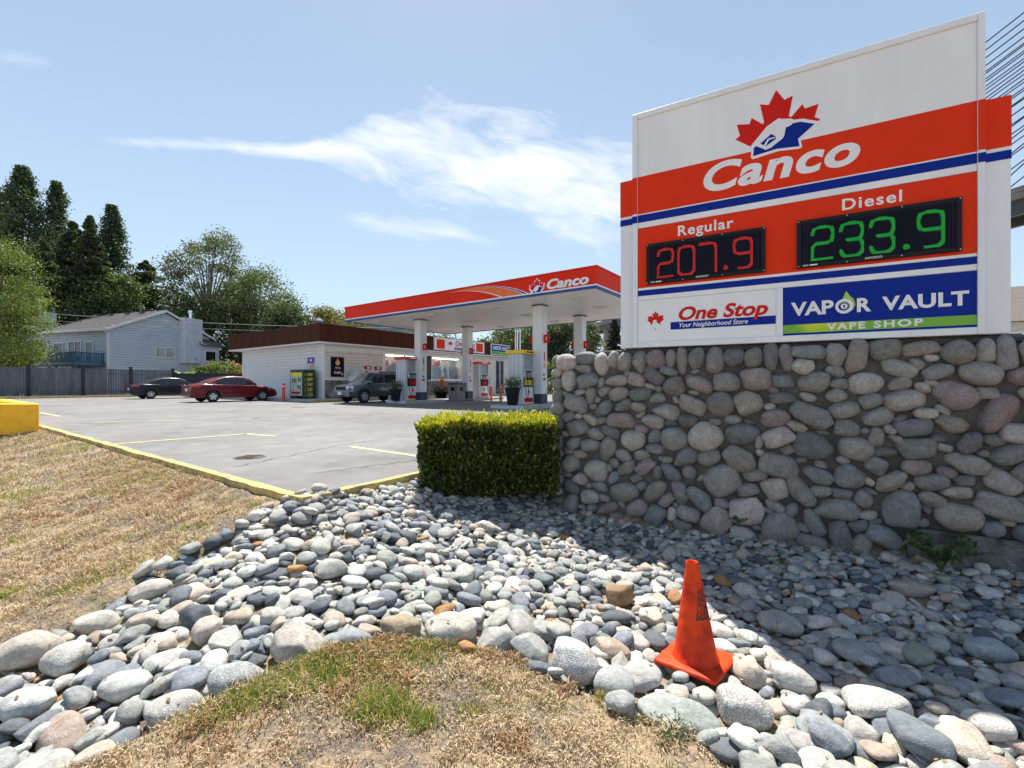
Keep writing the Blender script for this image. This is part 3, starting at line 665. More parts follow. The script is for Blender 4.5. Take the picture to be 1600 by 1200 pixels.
# ================================================================ PEBBLE BED
r = np.random.default_rng(5)
g0x, g0y, gs = -3.2, 1.0, .01; NX, NY = 820, 470
HX, HY = np.meshgrid(g0x + np.arange(NX) * gs, g0y + np.arange(NY) * gs, indexing='ij')
H = terr(HX, HY) - bed_drop(HX, HY); H0 = H.copy()
PPAL = [((.42, .41, .38), 5.5), ((.30, .31, .305), 4.2), ((.19, .21, .23), 3.8), ((.48, .455, .405), 2.8), ((.44, .38, .31), 2.2), ((.27, .285, .255), 2.2), ((.10, .112, .125), 2.4), ((.60, .58, .54), 1.2), ((.38, .30, .245), .9), ((.36, .19, .08), .2)]
PST = []
def place(x, y, a, b, c, yaw, sink=.5, tint=None, ang=None, lod=None, cover=.72, mark=None):
    global H
    i0, i1 = int((x - a - g0x) / gs) - 1, int((x + a - g0x) / gs) + 2; j0, j1 = int((y - a - g0y) / gs) - 1, int((y + a - g0y) / gs) + 2
    if i0 < 1 or j0 < 1 or i1 >= NX - 1 or j1 >= NY - 1: return False
    X = HX[i0:i1, j0:j1] - x; Y = HY[i0:i1, j0:j1] - y; u = X * math.cos(yaw) + Y * math.sin(yaw); w = -X * math.sin(yaw) + Y * math.cos(yaw)
    q = (u / a) ** 2 + (w / b) ** 2; ins = q < .8
    if ins.sum() < 3: return False
    hh = H[i0:i1, j0:j1]; s = hh[ins]
    A = np.stack([X[ins], Y[ins], np.ones(ins.sum())], 1); co = np.linalg.lstsq(A, s, rcond=None)[0]
    gx_, gy_ = np.clip(co[:2] * .75, -.55, .55)
    zc = np.percentile(s - gx_ * X[ins] - gy_ * Y[ins], 66) + c * sink
    surf = zc + gx_ * X + gy_ * Y + c * np.sqrt(np.clip(1 - q, 0, 1))
    H[i0:i1, j0:j1] = np.where(q < 1, np.maximum(hh, surf), hh)
    n = np.array([-gx_, -gy_, 1.]); Rm = tilt_to(n) @ rotm(r.normal(0, .07), r.normal(0, .07), yaw)
    if tint is None: t = pick(PPAL, r); tint = np.array([*t, r.choice([.0, .12, .28, .55], p=[.38, .34, .21, .07])])
    pi = int(r.integers(0, 9)) if (ang is None and r.random() < .72) or ang is False else int(r.integers(9, 12))
    dist = math.hypot(x, y); px = a / dist * F
    PST.append([lod if lod is not None else (2 if px > 22 else 1 if px > 9.5 else 0), pi, np.array([a, b, c]), Rm, np.array([x, y, zc]), tint, mark, px]); return True
def hits_big(x, y, a):
    X = x - 1.05; Y = y - 2.60; c_ = math.cos(R(47)); s_ = math.sin(R(47))
    if abs(X * c_ + Y * s_) < .14 + a * .6 and abs(-X * s_ + Y * c_) < .14 + a * .6: return True
    for B_ in BIG:
        X = x - B_[0]; Y = y - B_[1]; u = X * math.cos(B_[5]) + Y * math.sin(B_[5]); w = -X * math.sin(B_[5]) + Y * math.cos(B_[5])
        if (u / (B_[2] + a * .7)) ** 2 + (w / (B_[3] + a * .7)) ** 2 < 1: return True
    return False
def near_f(x, y):
    d = math.hypot(x, y); return min(1, max(0, (4.6 - d) / 2.4))
# named large boulders along the front edge (x, y, half length, half width, half height, yaw, colour, speckle, angular, label)
BIG = [(-.37, 2.74, .17, .125, .085, .0, (.42, .40, .35), .5, False, 'largest pale rounded boulder at the top middle of the dry grass patch'),
 (-.66, 2.70, .13, .10, .085, .1, (.33, .265, .18), .2, False, 'brown veined boulder between the pale boulder and the blue-grey one'),
 (-.93, 2.56, .15, .09, .075, .35, (.25, .275, .285), .1, False, 'smooth blue-grey oblong boulder left of the brown boulder'),
 (-1.17, 2.50, .165, .12, .085, -.35, (.36, .335, .29), .35, True, 'broad flat-sided pale boulder left of the blue-grey oblong one'),
 (-.09, 2.68, .13, .10, .07, -.25, (.36, .355, .33), .2, True, 'angular grey boulder right of the largest pale boulder'),
 (.11, 2.62, .125, .10, .08, -.45, (.33, .335, .32), .2, True, 'cracked grey boulder second right of the largest pale boulder'),
 (.35, 2.50, .145, .115, .10, -.3, (.50, .49, .47), .95, False, 'white and black speckled granite boulder left of the cone'),
 (.535, 2.36, .115, .095, .065, -.4, (.34, .345, .34), .05, False, 'smooth grey oval stone below the speckled granite boulder'),
 (.80, 2.20, .21, .12, .055, -.3, (.30, .325, .30), .05, False, 'large flat greenish slab stone in front of the cone'),
 (1.15, 2.24, .14, .10, .08, -.2, (.50, .48, .44), .9, False, 'pale speckled boulder right of the greenish slab'),
 (.70, 2.46, .12, .09, .055, .1, (.45, .44, .41), .1, False, 'pale flat boulder tucked under the left edge of the cone base'),
 (1.30, 2.52, .11, .08, .06, -1.0, (.44, .38, .32), .1, False, 'beige egg-shaped stone standing right of the cone base'),
 (1.52, 2.46, .12, .08, .06, -.4, (.48, .46, .42), .3, False, 'cream oval stone second to the right of the cone base'),
 (.78, 3.34, .115, .095, .09, .3, (.27, .17, .09), .6, True, 'rusty brown broken rock left of and behind the cone'),
 (-1.36, 2.27, .15, .10, .08, .4, (.34, .345, .34), .8, False, 'grey speckled boulder touching the left end of the grass patch'),
 (-1.55, 2.10, .13, .09, .075, .3, (.42, .41, .38), .5, False, 'pitted pale boulder at the bottom edge beside the grass'),
 (-2.62, 2.47, .16, .13, .10, .5, (.45, .40, .34), .1, False, 'big beige boulder at the far left edge of the stone bed'),
 (-2.36, 2.42, .10, .10, .08, 1.2, (.50, .48, .43), .4, False, 'pale round boulder just right of the big beige one'),
 (-2.50, 2.74, .13, .085, .06, .1, (.46, .43, .38), .1, False, 'oblong pale boulder at the left rim behind the beige one'),
 (-2.40, 3.02, .14, .08, .06, .2, (.45, .41, .36), .05, False, 'long pinkish beige stone along the left rim of the bed'),
 (-2.27, 2.12, .12, .09, .07, .2, (.45, .46, .44), .1, False, 'pale stone at the bottom left corner of the bed'),
 (-1.90, 2.23, .12, .085, .06, .3, (.44, .44, .42), .2, False, 'broad pale grey stone near the bottom left'),
 (-1.75, 2.60, .08, .095, .075, .2, (.44, .38, .33), .1, False, 'upright pinkish stone with a dimple in the left of the bed'),
 (-1.28, 3.22, .12, .08, .05, .3, (.42, .42, .38), .2, False, 'pale oblong cobble lying across smaller ones left of centre'),
 (1.80, 2.24, .15, .10, .07, -.4, (.50, .48, .44), .7, False, 'large pale speckled stone at the sunlit bottom right'),
 (2.86, 3.26, .16, .08, .06, -.1, (.36, .31, .27), .1, False, 'brown flat cobble in the shade below the concrete footing'),
 (2.75, 2.62, .13, .10, .07, -.2, (.33, .36, .38), .1, False, 'large bluish boulder in the shade at the right edge'),
 (1.74, 2.96, .14, .09, .06, -.3, (.33, .33, .32), .5, False, 'long speckled boulder in the shade right of the cone')]
def cover(n, amin, amax, cand, inset=0.):
    k = 0; t = 0
    while k < n and t < n * 6:
        t += 1; best = None
        for c in range(cand):
            x = r.uniform(-2.9, 4.75); y = r.uniform(1.35, 5.5)
            if not inpoly(x, y, BED): continue
            i, j = int((x - g0x) / gs), int((y - g0y) / gs)
            hv = H[i - 2:i + 3, j - 2:j + 3].mean() - H0[i, j]
            if best is None or hv < best[0]: best = (hv, x, y)
        if best is None: continue
        x, y = best[1], best[2]; f = .78 + .52 * near_f(x, y)
        a = r.uniform(amin, amax) * f * r.choice([.8, 1, 1, 1.3]); b = a * r.uniform(.6, .92); c = b * r.uniform(.38, .68)
        if placed_big and hits_big(x, y, a): continue
        if place(x, y, a, b, c, r.uniform(0, math.pi) if r.random() < .5 else r.normal(0, .5)): k += 1
placed_big = False
cover(1500, .030, .050, 2)
placed_big = True
for B_ in BIG:
    x, y, a, b, c, yaw, colr, sp, an, lab = B_
    place(x, y, a * .93, b * .93, c * .93, yaw, .60, np.array([*colr, sp]), an, 2, mark=lab)
cover(900, .048, .078, 6)
cover(1800, .041, .070, 12)
cover(700, .026, .042, 10)
# rim stones along the edge of the bed
for i in range(0, 21):
    p, q = BED[i], BED[i + 1]; L = math.hypot(q[0] - p[0], q[1] - p[1]); k = int(L / .13)
    for j in range(k):
        t = (j + .5) / k; x = p[0] + (q[0] - p[0]) * t + r.normal(0, .02); y = p[1] + (q[1] - p[1]) * t + r.normal(0, .02)
        if hits_big(x, y, .12) or any(math.hypot(x - B_[0], y - B_[1]) < .2 for B_ in BIG): continue
        if y < 1.3: continue
        a = r.uniform(.05, .085); place(x, y, a, a * .75, a * .5, math.atan2(q[1] - p[1], q[0] - p[0]) + r.normal(0, .3), .45)
print('pebbles', len(PST))
PST.sort(key=lambda s: (s[6] is None, -s[7] * (1.3 if s[4][2] > H[int((s[4][0] - g0x) / gs), int((s[4][1] - g0y) / gs)] - s[2][2] * 1.15 else .1)))
LAND = [(b[0], b[1], q) for b, q in zip(BIG, ['largest pale boulder by the grass', 'brown veined boulder', 'blue-grey oblong boulder', 'flat-sided pale boulder', 'angular grey boulder', 'cracked grey boulder', 'speckled granite boulder', 'smooth grey oval stone', 'flat greenish slab', 'pale speckled boulder', 'pale flat boulder under the cone', 'beige egg-shaped stone', 'cream oval stone', 'rusty broken rock', 'speckled boulder at the grass end', 'pitted pale boulder', 'big beige boulder at the left', 'pale round boulder at the left', 'oblong pale rim boulder', 'long pinkish rim stone', 'bottom left corner stone', 'broad pale grey stone', 'dimpled pinkish stone', 'pale oblong lying cobble', 'large stone at the sunlit right', 'brown flat cobble below the footing', 'large bluish boulder at right', 'long speckled boulder in shade'])]
LAND += [(1.065, 2.66, 'traffic cone'), (-.7, 4.75, 'left corner of the hedge'), (.3, 4.95, 'right end of the hedge'), (-1.83, 4.06, 'yellow kerb corner'), (2.0, 4.1, 'small weed at the wall'), (3.1, 3.3, 'dark weed by the footing')]
used_labels = set()
def cobble_label(s):
    a, b, c = s[2]; x, y, z = s[4]; t = s[5]; v = float(np.mean(t[:3])); warm = t[0] - t[2]
    tone = 'very pale' if v > .5 else 'pale' if v > .37 else 'mid' if v > .25 else 'dark'
    hue = 'rusty' if warm > .18 else 'beige' if warm > .085 else 'bluish' if warm < -.015 else 'grey'
    shape = 'broken' if s[1] >= 9 else 'oblong' if b < a * .7 else 'flat' if c < b * .55 else 'rounded'
    size = 'large' if a > .10 else 'medium' if a > .07 else 'small'
    px, py = x / y, (z - EYE) / y
    for L in sorted(LAND, key=lambda q: math.hypot(q[0] - x, q[1] - y)):
        dx_ = px - L[0] / L[1]; dy_ = (y - L[1]); d = math.hypot(L[0] - x, L[1] - y)
        h_ = 'left' if dx_ < 0 else 'right'; v_ = 'behind' if dy_ > 0 else 'in front'
        pos = h_ + ' of' if abs(dx_) * y > abs(dy_) * 2.2 else v_ + (' of' if v_ == 'in front' else '') if abs(dy_) > abs(dx_) * y * 2.2 else v_ + ' and ' + h_ + ' of'
        near = 'just' if d < .22 else 'a little' if d < .45 else 'well'
        lab_ = f"{size} {tone} {hue} {shape} cobble {near} {pos} the {L[2]}"
        if lab_ not in used_labels and len(lab_.replace('-', ' ').split()) <= 16: used_labels.add(lab_); return lab_
    return lab_
for s in PST[:296]:
    o = one_stone('cobble' if not s[6] else 'boulder', s[:6])
    if s[6]: setp(o, s[6], 'boulder', 'river stones in the bed below the sign wall')
    else: setp(o, cobble_label(s), 'stone', 'river stones in the bed below the sign wall')
pb = join_stones('river_pebbles', [s[:6] for s in PST[296:]]); setp(pb, 'smaller river pebbles filling the landscaped bed', None, None, 'stuff')

n_ = 900; X = r.uniform(-2.8, 4.6, n_); Y = r.uniform(1.4, 5.4, n_); k = inpoly(X, Y, BED); X, Y = X[k], Y[k]
Z = H[((X - g0x) / gs).astype(int), ((Y - g0y) / gs).astype(int)] + .003
an = r.uniform(0, 6.28, len(X)); sz_ = r.uniform(.008, .022, len(X)); V_ = []
for q, (u_, w_, h_) in enumerate(((-1, 0, 0), (0, -.4, .3), (1, 0, .15), (0, .4, .1))):
    V_.append(np.stack([X + (u_ * np.cos(an) - w_ * np.sin(an)) * sz_, Y + (u_ * np.sin(an) + w_ * np.cos(an)) * sz_, Z + h_ * sz_], 1))
V_ = np.stack(V_, 1).reshape(-1, 3); t = r.random(len(X))[:, None]
setp(npmesh('leaf_litter', V_, np.arange(len(V_)).reshape(-1, 4), M_DRY, None, np.repeat(np.array([.16, .08, .03]) * (1 - t) + np.array([.42, .30, .16]) * t, 4, 0)), 'dry brown leaf litter caught between the river stones', None, None, 'stuff')
# ================================================================ GRASS
def blades(name, X, Y, hgt, wid, tint, lean=.5, Z=None, mat=None):
    n = len(X); Z = (terr(X, Y) + (vnoise(X, Y, 2.1, 1) - .5) * .025 + (vnoise(X, Y, 7, 2) - .5) * .015 - .004) if Z is None else Z
    an = RNG.uniform(0, 2 * np.pi, n); ln = RNG.uniform(.1 if lean < 1 else .55, 1, n) * lean; la = RNG.uniform(0, 2 * np.pi, n)
    dxx, dyy = np.cos(an) * wid / 2, np.sin(an) * wid / 2
    b0 = np.stack([X - dxx, Y - dyy, Z], 1); b1 = np.stack([X + dxx, Y + dyy, Z], 1)
    mx = X + np.cos(la) * hgt * ln * .35; my = Y + np.sin(la) * hgt * ln * .35; mz = Z + hgt * .6
    m0 = np.stack([mx - dxx * .7, my - dyy * .7, mz], 1); m1 = np.stack([mx + dxx * .7, my + dyy * .7, mz], 1)
    tp = np.stack([X + np.cos(la) * hgt * ln, Y + np.sin(la) * hgt * ln, Z + hgt * np.sqrt(np.clip(1.05 - ln * ln * .8, .1, 1))], 1)
    V = np.stack([b0, b1, m1, m0, tp], 1).reshape(-1, 3); k = np.arange(n)[:, None] * 5
    Fa = np.concatenate([k + [0, 1, 2], k + [0, 2, 3], k + [3, 2, 4]], 0)
    return npmesh(name, V, Fa, mat or M_GRASS, None, np.repeat(tint, 5, 0))
def lawn_mask(X, Y):
    A, B = ab(X, Y); return ~inpoly(X, Y, BED) & ~(((A > -.2) & (B > -.17)) | (B > 3.6))
def sample(n, x0, x1, y0, y1):
    X = RNG.uniform(x0, x1, n); Y = RNG.uniform(y0, y1, n); k = lawn_mask(X, Y); return X[k], Y[k]
X1, Y1 = sample(90000, -2.2, 1.4, 1.15, 2.75); X2, Y2 = sample(95000, -5.5, -1.6, 1.3, 6.0); X3, Y3 = sample(42000, -11.5, -3.5, 3.0, 10.5)
X = np.concatenate([X1, X2, X3]); Y = np.concatenate([Y1, Y2, Y3])
den = vnoise(X, Y, 2.3, 9) * .3 + vnoise(X, Y, 7.5, 10) * .35 + vnoise(X * .8 + Y * .6, Y * .8 - X * .6, 17, 13) * .35
k = RNG.random(len(X)) < np.clip((den - .30) * 3.0, .22, 1); X, Y, den = X[k], Y[k], den[k]
c1 = np.array([.39, .28, .165]); c2 = np.array([.76, .61, .42]); c3 = np.array([.40, .23, .11])
t = RNG.random(len(X))[:, None]; T = c1 * (1 - t) + c2 * t; hot = (vnoise(X, Y, 3.1, 12) > np.where(X > -1.5, .62, .78))[:, None]; T = np.where(hot & (RNG.random(len(X)) < .6)[:, None], c3, T)
far = np.hypot(X, Y)
blades('dry_grass', X, Y, RNG.uniform(.012, .04, len(X)) * (.6 + .8 * np.clip((den - .35) * 2.5, 0, 1)) * (1 + .1 * far), .0034 * (1 + .28 * far), T, 1.0, mat=M_DRY)
setp(bpy.data.objects['dry_grass'], 'short straw-coloured dry grass of the parched lawn', None, None, 'stuff')
# green tufts
TU = []
def unp(px, py):
    rr_ = (px - 800) / F; k = (py - 600) / F; Yd = 1.
    while Yd < 30 and EYE - k * Yd > float(terr(rr_ * Yd, Yd)): Yd += .01
    return rr_ * Yd, Yd
for px, py, w, n, hh in [(495, 1050, 60, 1600, .065), (430, 1080, 45, 1000, .06), (560, 1020, 40, 500, .05), (610, 1110, 40, 900, .075), (830, 1045, 18, 160, .04), (860, 1100, 30, 200, .03), (600, 1050, 35, 350, .045), (370, 1105, 35, 500, .05), (585, 1105, 32, 1100, .085), (650, 1020, 45, 900, .05), (660, 1125, 25, 400, .06), (740, 1110, 30, 200, .04), (320, 1125, 40, 500, .05), (765, 1025, 8, 160, .05), (943, 1093, 9, 260, .05), (770, 1070, 25, 160, .03), (720, 1020, 40, 240, .035), (540, 1040, 40, 400, .04),
   (250, 930, 35, 300, .05), (160, 900, 40, 260, .05), (100, 925, 30, 260, .05), (10, 935, 20, 260, .06), (230, 745, 70, 700, .06), (280, 740, 60, 600, .05), (120, 700, 50, 500, .06), (100, 690, 40, 300, .06), (200, 720, 60, 500, .05), (95, 850, 25, 150, .04), (60, 770, 40, 200, .05), (20, 775, 35, 250, .05), (350, 787, 14, 120, .04), (320, 822, 10, 90, .05), (285, 828, 18, 120, .04), (195, 842, 25, 150, .04), (215, 875, 60, 300, .04), (290, 850, 25, 150, .03), (400, 788, 16, 120, .04), (15, 750, 25, 200, .05), (180, 765, 50, 250, .04), (25, 846, 25, 150, .04), (1010, 1125, 14, 90, .03)]:
    cx_, cy_ = unp(px, py); rad = w / F * cy_
    xs = RNG.normal(cx_, rad * .55, n); ys = RNG.normal(cy_, rad * .45, n); kk = lawn_mask(xs, ys); TU.append((xs[kk], ys[kk], np.full(kk.sum(), hh)))
X = np.concatenate([t[0] for t in TU]); Y = np.concatenate([t[1] for t in TU]); Hh = np.concatenate([t[2] for t in TU])
t = RNG.random(len(X))[:, None]; T = np.array([.10, .17, .035]) * (1 - t) + np.array([.24, .30, .08]) * t
dry = RNG.random(len(X)) < .3; T[dry] = [.55, .42, .24]
# scattered half-green wisps over the whole lawn
q = RNG.random(len(X)) < 2
Xs = np.concatenate([RNG.uniform(-10.5, -1.8, 60000), RNG.uniform(-2., 1.2, 9000)]); Ys = np.concatenate([RNG.uniform(1.4, 10, 60000), RNG.uniform(1.2, 2.7, 9000)])
kk = lawn_mask(Xs, Ys) & (vnoise(Xs, Ys, 1.9, 41) * .55 + vnoise(Xs * .8 + Ys * .6, Ys * .8 - Xs * .6, 7.5, 42) * .45 > .52); Xs, Ys = Xs[kk], Ys[kk]
X = np.concatenate([X, Xs]); Y = np.concatenate([Y, Ys]); Hh = np.concatenate([Hh, np.full(len(Xs), .034)]); t = RNG.random(len(Xs))[:, None]
T = np.concatenate([T, np.array([.14, .19, .05]) * (1 - t) + np.array([.34, .34, .14]) * t])
blades('green_grass', X, Y, Hh * RNG.uniform(.4, 1.05, len(X)), .0035 * (1 + .15 * np.hypot(X, Y)), T, .8)
setp(bpy.data.objects['green_grass'], 'sparse green grass tufts scattered in the parched lawn', None, None, 'stuff')

# leafy weeds
def leafquads(C, size, asp, up=None, rng=RNG, jitter=1.):
    n = len(C); d = rng.normal(size=(n, 3)); d /= np.linalg.norm(d, axis=1)[:, None]
    if up is not None: d = d * jitter + up; d /= np.linalg.norm(d, axis=1)[:, None]
    e = rng.normal(size=(n, 3)); e -= (e * d).sum(1)[:, None] * d; e /= np.linalg.norm(e, axis=1)[:, None]; f = np.cross(d, e)
    s = (np.asarray(size) * rng.uniform(.7, 1.3, n))[:, None]
    V = np.stack([C - d * s * .5, C + e * s * asp * .5 + f * s * .06, C + d * s * .5, C - e * s * asp * .5 + f * s * .06], 1).reshape(-1, 3)
    return V, np.arange(n * 4).reshape(n, 4)
def weed(x, y, z, n, h_, spread, label, size=.05):
    w = thing('weed', label, 'plant', (x, y, z)); st = MB(); C = []
    for k in range(n):
        a = random.uniform(0, 6.28); l = random.uniform(.4, 1) * spread; pts = [(0, 0, -.03)] + [(math.cos(a) * l * t, math.sin(a) * l * t, h_ * t * (1.3 - .5 * t) * random.uniform(.9, 1.1)) for t in (.3, .6, 1)]
        st.tube(pts, .003, 5, r1=.001)
        for j in range(9): t = .25 + .75 * j / 8; C.append([math.cos(a) * l * t + random.gauss(0, .012), math.sin(a) * l * t + random.gauss(0, .012), h_ * t * (1.3 - .5 * t)])
    st.build('stem', pm('stem_green', (.08, .12, .03), .7), w)
    C = np.array(C); Vv, Ff = leafquads(C, size, .38); t = RNG.random(len(C))[:, None]; T = np.repeat(np.array([.03, .06, .015]) * (1 - t) + np.array([.07, .12, .03]) * t, 4, 0)
    npmesh('foliage', Vv, Ff, M_LEAF, w, T)
weed(3.14, 3.33, .25, 22, .26, .30, 'dark weed with long leaves growing against the concrete footing', .075)
weed(2.0, 4.02, .38, 10, .05, .10, 'small low weed at the foot of the stone wall', .03)
weed(.72, 2.02, .06, 16, .03, .12, 'low bright clover-like weed beside the flat greenish slab', .02)

# ================================================================ HEDGE
HG = thing('hedge', 'low box-clipped hedge with yellow-green tips left of the stone wall', 'hedge', (0, 0, 0))
hx = lambda s, t: (-1.0 + 1.51 * s + .08 * t, 4.78 + .12 * s + 1.05 * t)       # s along front, t into depth
def hedge_pts(n, face):
    s = RNG.random(n); t = RNG.random(n); w = RNG.random(n)
    if face == 'front': t = np.abs(RNG.normal(0, .035, n)); z = w
    elif face == 'left': s = np.abs(RNG.normal(0, .028, n)); z = w
    elif face == 'right': s = 1 - np.abs(RNG.normal(0, .028, n)); z = w
    elif face == 'back': t = 1 - np.abs(RNG.normal(0, .035, n)); z = w
    else: z = 1 - np.abs(RNG.normal(0, .035, n))
    x, y = hx(s, t); zt = 1.20 + .012 * np.sin(x * 9) + .01 * np.sin(y * 11 + x * 4); z0 = .42
    lump = (vnoise(x * 1 + 10, z + y, 6, 31) - .5) * .11
    return np.stack([x + (lump if face == 'left' else 0), y + (lump if face == 'front' else 0), z0 + (zt - z0) * z + (lump * .6 if face == 'top' else 0)], 1), z
C = []; TN = []; 
for f_, n_, outn in (('front', 8500, (0, -1, .8)), ('left', 6500, (-1, 0, .8)), ('top', 9500, (0, 0, 1.6)), ('right', 2500, (1, 0, .6)), ('back', 2500, (0, 1, .6))):
    c, z = hedge_pts(n_, f_); Vv, Ff = leafquads(c, .056, .40, np.array(outn), jitter=1.0); 
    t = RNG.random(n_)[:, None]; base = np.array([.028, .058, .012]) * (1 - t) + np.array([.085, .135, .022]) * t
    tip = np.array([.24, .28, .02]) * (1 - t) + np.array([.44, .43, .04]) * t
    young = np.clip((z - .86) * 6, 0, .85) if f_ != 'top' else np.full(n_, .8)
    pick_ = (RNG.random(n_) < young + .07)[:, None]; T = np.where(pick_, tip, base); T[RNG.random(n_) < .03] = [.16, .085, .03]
    C.append((Vv, T))
Vv = np.concatenate([c[0] for c in C]); T = np.repeat(np.concatenate([c[1] for c in C]), 4, 0)
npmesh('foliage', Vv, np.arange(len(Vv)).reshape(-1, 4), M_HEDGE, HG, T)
# upright shoots above the clipped top
n_ = 420; s_ = RNG.random(n_); t_ = RNG.random(n_) ** 1.3; x, y = hx(s_, t_); C = []
for k in range(n_):
    hh = random.uniform(.02, .065)
    for j in range(4): C.append([x[k] + random.gauss(0, .006), y[k] + random.gauss(0, .006), 1.19 + hh * (j + .5) / 2.5])
C = np.array(C); Vv, Ff = leafquads(C, .038, .40, np.array([0, 0, 2.]), jitter=.8); t = RNG.random(len(C))[:, None]
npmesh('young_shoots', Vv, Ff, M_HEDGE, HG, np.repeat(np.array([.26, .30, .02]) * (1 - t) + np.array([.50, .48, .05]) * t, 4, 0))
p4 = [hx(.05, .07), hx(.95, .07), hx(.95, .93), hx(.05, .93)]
MB().prism(p4, .40, 1.12).build('dark_core', pm('core_dark', (.022, .02, .012), .95, .5, 30, bump=1, bscale=60), HG)  # solid dark box filling the hedge behind the leaf shell

# ================================================================ TRAFFIC CONE
def cone():
    c = thing('traffic_cone', 'scuffed orange traffic cone with faded black stencil standing on the river stones', 'traffic cone', (1.05, 2.60, 0), R(47))
    OR = pm('cone_orange', (.62, .035, .010), .5, .25, 7, bump=.25, bscale=30, col2=(.93, .075, .010), spec=.2, detail=8)
    b = MB(); h = .175
    pts = [(-h, -h), (h, -h), (h, h), (-h, h)]
    b.prism(pts, 0, .028); base = b.build('base', OR, c, bevel=.018, seg=3, smooth=50)
    p = [(.128, .026), (.122, .04), (.112, .07), (.055, .42), (.036, .535), (.036, .555), (.033, .56), (.027, .556), (.027, .50), (.06, .3)]
    b = MB().lathe(p, 40); b.build('cone_body', OR, c, smooth=60)
    # worn stencil: thin patches following the cone surface
    st = MB(); rg = random.Random(4)
    def rad(z): return .112 - (z - .07) * (.112 - .055) / .35 + .0008
    def patch(a0, a1, z0, z1):
        n = 3; vs = []
        for k in range(n + 1):
            a = a0 + (a1 - a0) * k / n; vs += [(rad(z0) * math.cos(a), rad(z0) * math.sin(a), z0), (rad(z1) * math.cos(a), rad(z1) * math.sin(a), z1)]
        st.add(vs, [(2 * k, 2 * k + 2, 2 * k + 3, 2 * k + 1) for k in range(n)])
    mid = R(-47 - 66)
    for row, (z0, hh, nn) in enumerate([(.395, .02, 5), (.355, .028, 6), (.318, .026, 7), (.284, .022, 8), (.262, .01, 9)]):
        for k in range(nn):
            a = mid + (k - nn / 2) * .155 + rg.uniform(-.02, .02)
            for q in range(7):
                aa = a + rg.uniform(0, .1); zz = z0 + rg.uniform(-.3, .9) * hh; patch(aa, aa + rg.uniform(.03, .09), zz, zz + rg.uniform(.004, .013))
    st.build('worn_stencil', pm('worn_black', (.04, .03, .03), .8, .6, 60), c)
    return c
CN = cone()
zc = H[int((1.065 - g0x) / gs) - 13:int((1.065 - g0x) / gs) + 14, int((2.66 - g0y) / gs) - 13:int((2.66 - g0y) / gs) + 14]
CN.location.z = float(np.percentile(zc, 93)) + .0; CN.rotation_euler = (R(-3), R(2), R(47))

# ================================================================ YELLOW BLOCK, SIGN STAND
yb = thing('concrete_barrier', 'yellow painted hollow concrete planter barrier at the end of the kerb', 'barrier', (-10.62, 10.22, .45), 0)
o_ = [(0, 0), (-4.6, .12), (-4.6, .47), (-.42, .37), (-4.6, 3.35), (-4.6, 3.9), (-.12, .38), (.0, .3)]
MB().prism([(0, 0), (-.36, .33), (-4.6, 3.5), (-4.85, 3.2), (-.78, .36), (-4.6, .42), (-4.6, .06)], 0, .70).build('walls', YEL, yb, bevel=.03, seg=2)
MB().prism([(-.7, .3), (-4.7, 3.2), (-4.7, .4)], 0, .62).build('infill', YEL, yb)
ss = thing('sign_stand', 'black metal frame leg of a small roadside sign at the left edge of the lawn', 'sign stand', (-8.9, 7.7, float(terr(-8.9, 7.7))), R(20))
MB().tube([(-.25, .0, .55), (.12, -.03, -.01)], .014, 6).tube([(-.25, .3, .55), (.0, .33, -.01)], .014, 6).tube([(-.02, -.01, .2), (-.12, .31, .2)], .01, 6).build('leg_frame', BLK, ss)
MB().box(-.85, -.25, .0, .3, .5, .54).box(-.8, -.3, .13, .15, .54, 1.0).build('board', BLK, ss)

exec_station = True
# ================================================================ STORE  (local x = along front wall, y = into building, z up from the lot)
W0 = (-11.19, 27.0)
def st_pt(x, y): return (W0[0] + x * Vd[0] + y * Ud[0], W0[1] + x * Vd[1] + y * Ud[1])
ST = thing('convenience_store', 'single-storey white store with brown ribbed fascia and stone dado', 'store', (*W0, LOT), TH)
WHT = pm('white_siding', (.68, .69, .70), .6, .06, 2); CRM = pm('cream_wall', (.66, .63, .56), .6, .06, 2)
BRN = pm('brown_metal', (.075, .026, .013), .6, .2, 3, stretch=(1, 1, .2), spec=.15); TRIM = pm('white_trim', (.74, .74, .73), .5, .05, 2)
SL, SD, WH = 21.0, 10.4, 2.95
MB().box(.04, 4.4, .04, SD, -.05, 3.4).box(4.4, SL, 1.2, SD, -.05, 3.4).box(4.4, SL, .1, 1.3, 3.22, 3.42).box(12.5, SL, .04, 1.2, -.05, 3.35).build('shell', WHT, ST)
# lapped siding of side and front
sd = MB()
for k in range(16):
    z0 = k * .2; sd.add([(.04, 0, z0), (.04, SD, z0), (-.012 + .04, SD, z0), (-.018, 0, z0), (-.018, SD, z0), (-.01, 0, z0 + .188), (-.01, SD, z0 + .188), (-.03, 0, z0)], [(3, 4, 6, 5), (0, 1, 4, 3)])
setp(sd.build('side_siding_boards', WHT, ST, recalc=False), kind='stuff')
sd = MB()
for k in range(10):
    z0 = 1.3 + k * .2; sd.add([(0.1, -.02, z0), (4.4, -.02, z0), (4.4, .0, z0 + .178), (.1, .0, z0 + .178), (.1, .04, z0), (4.4, .04, z0)], [(0, 1, 2, 3), (4, 5, 1, 0)])
setp(sd.build('front_siding_boards', CRM, ST, recalc=False), kind='stuff')
MB().box(-.03, .10, -.03, .10, -.05, 3.3).box(4.3, 4.42, -.03, .06, 0, 3.3).box(-.03, .05, SD - .1, SD + .02, -.05, 3.3).box(.1, 4.3, -.03, .03, 3.0, 3.3).build('corner_boards', TRIM, ST, bevel=.008)
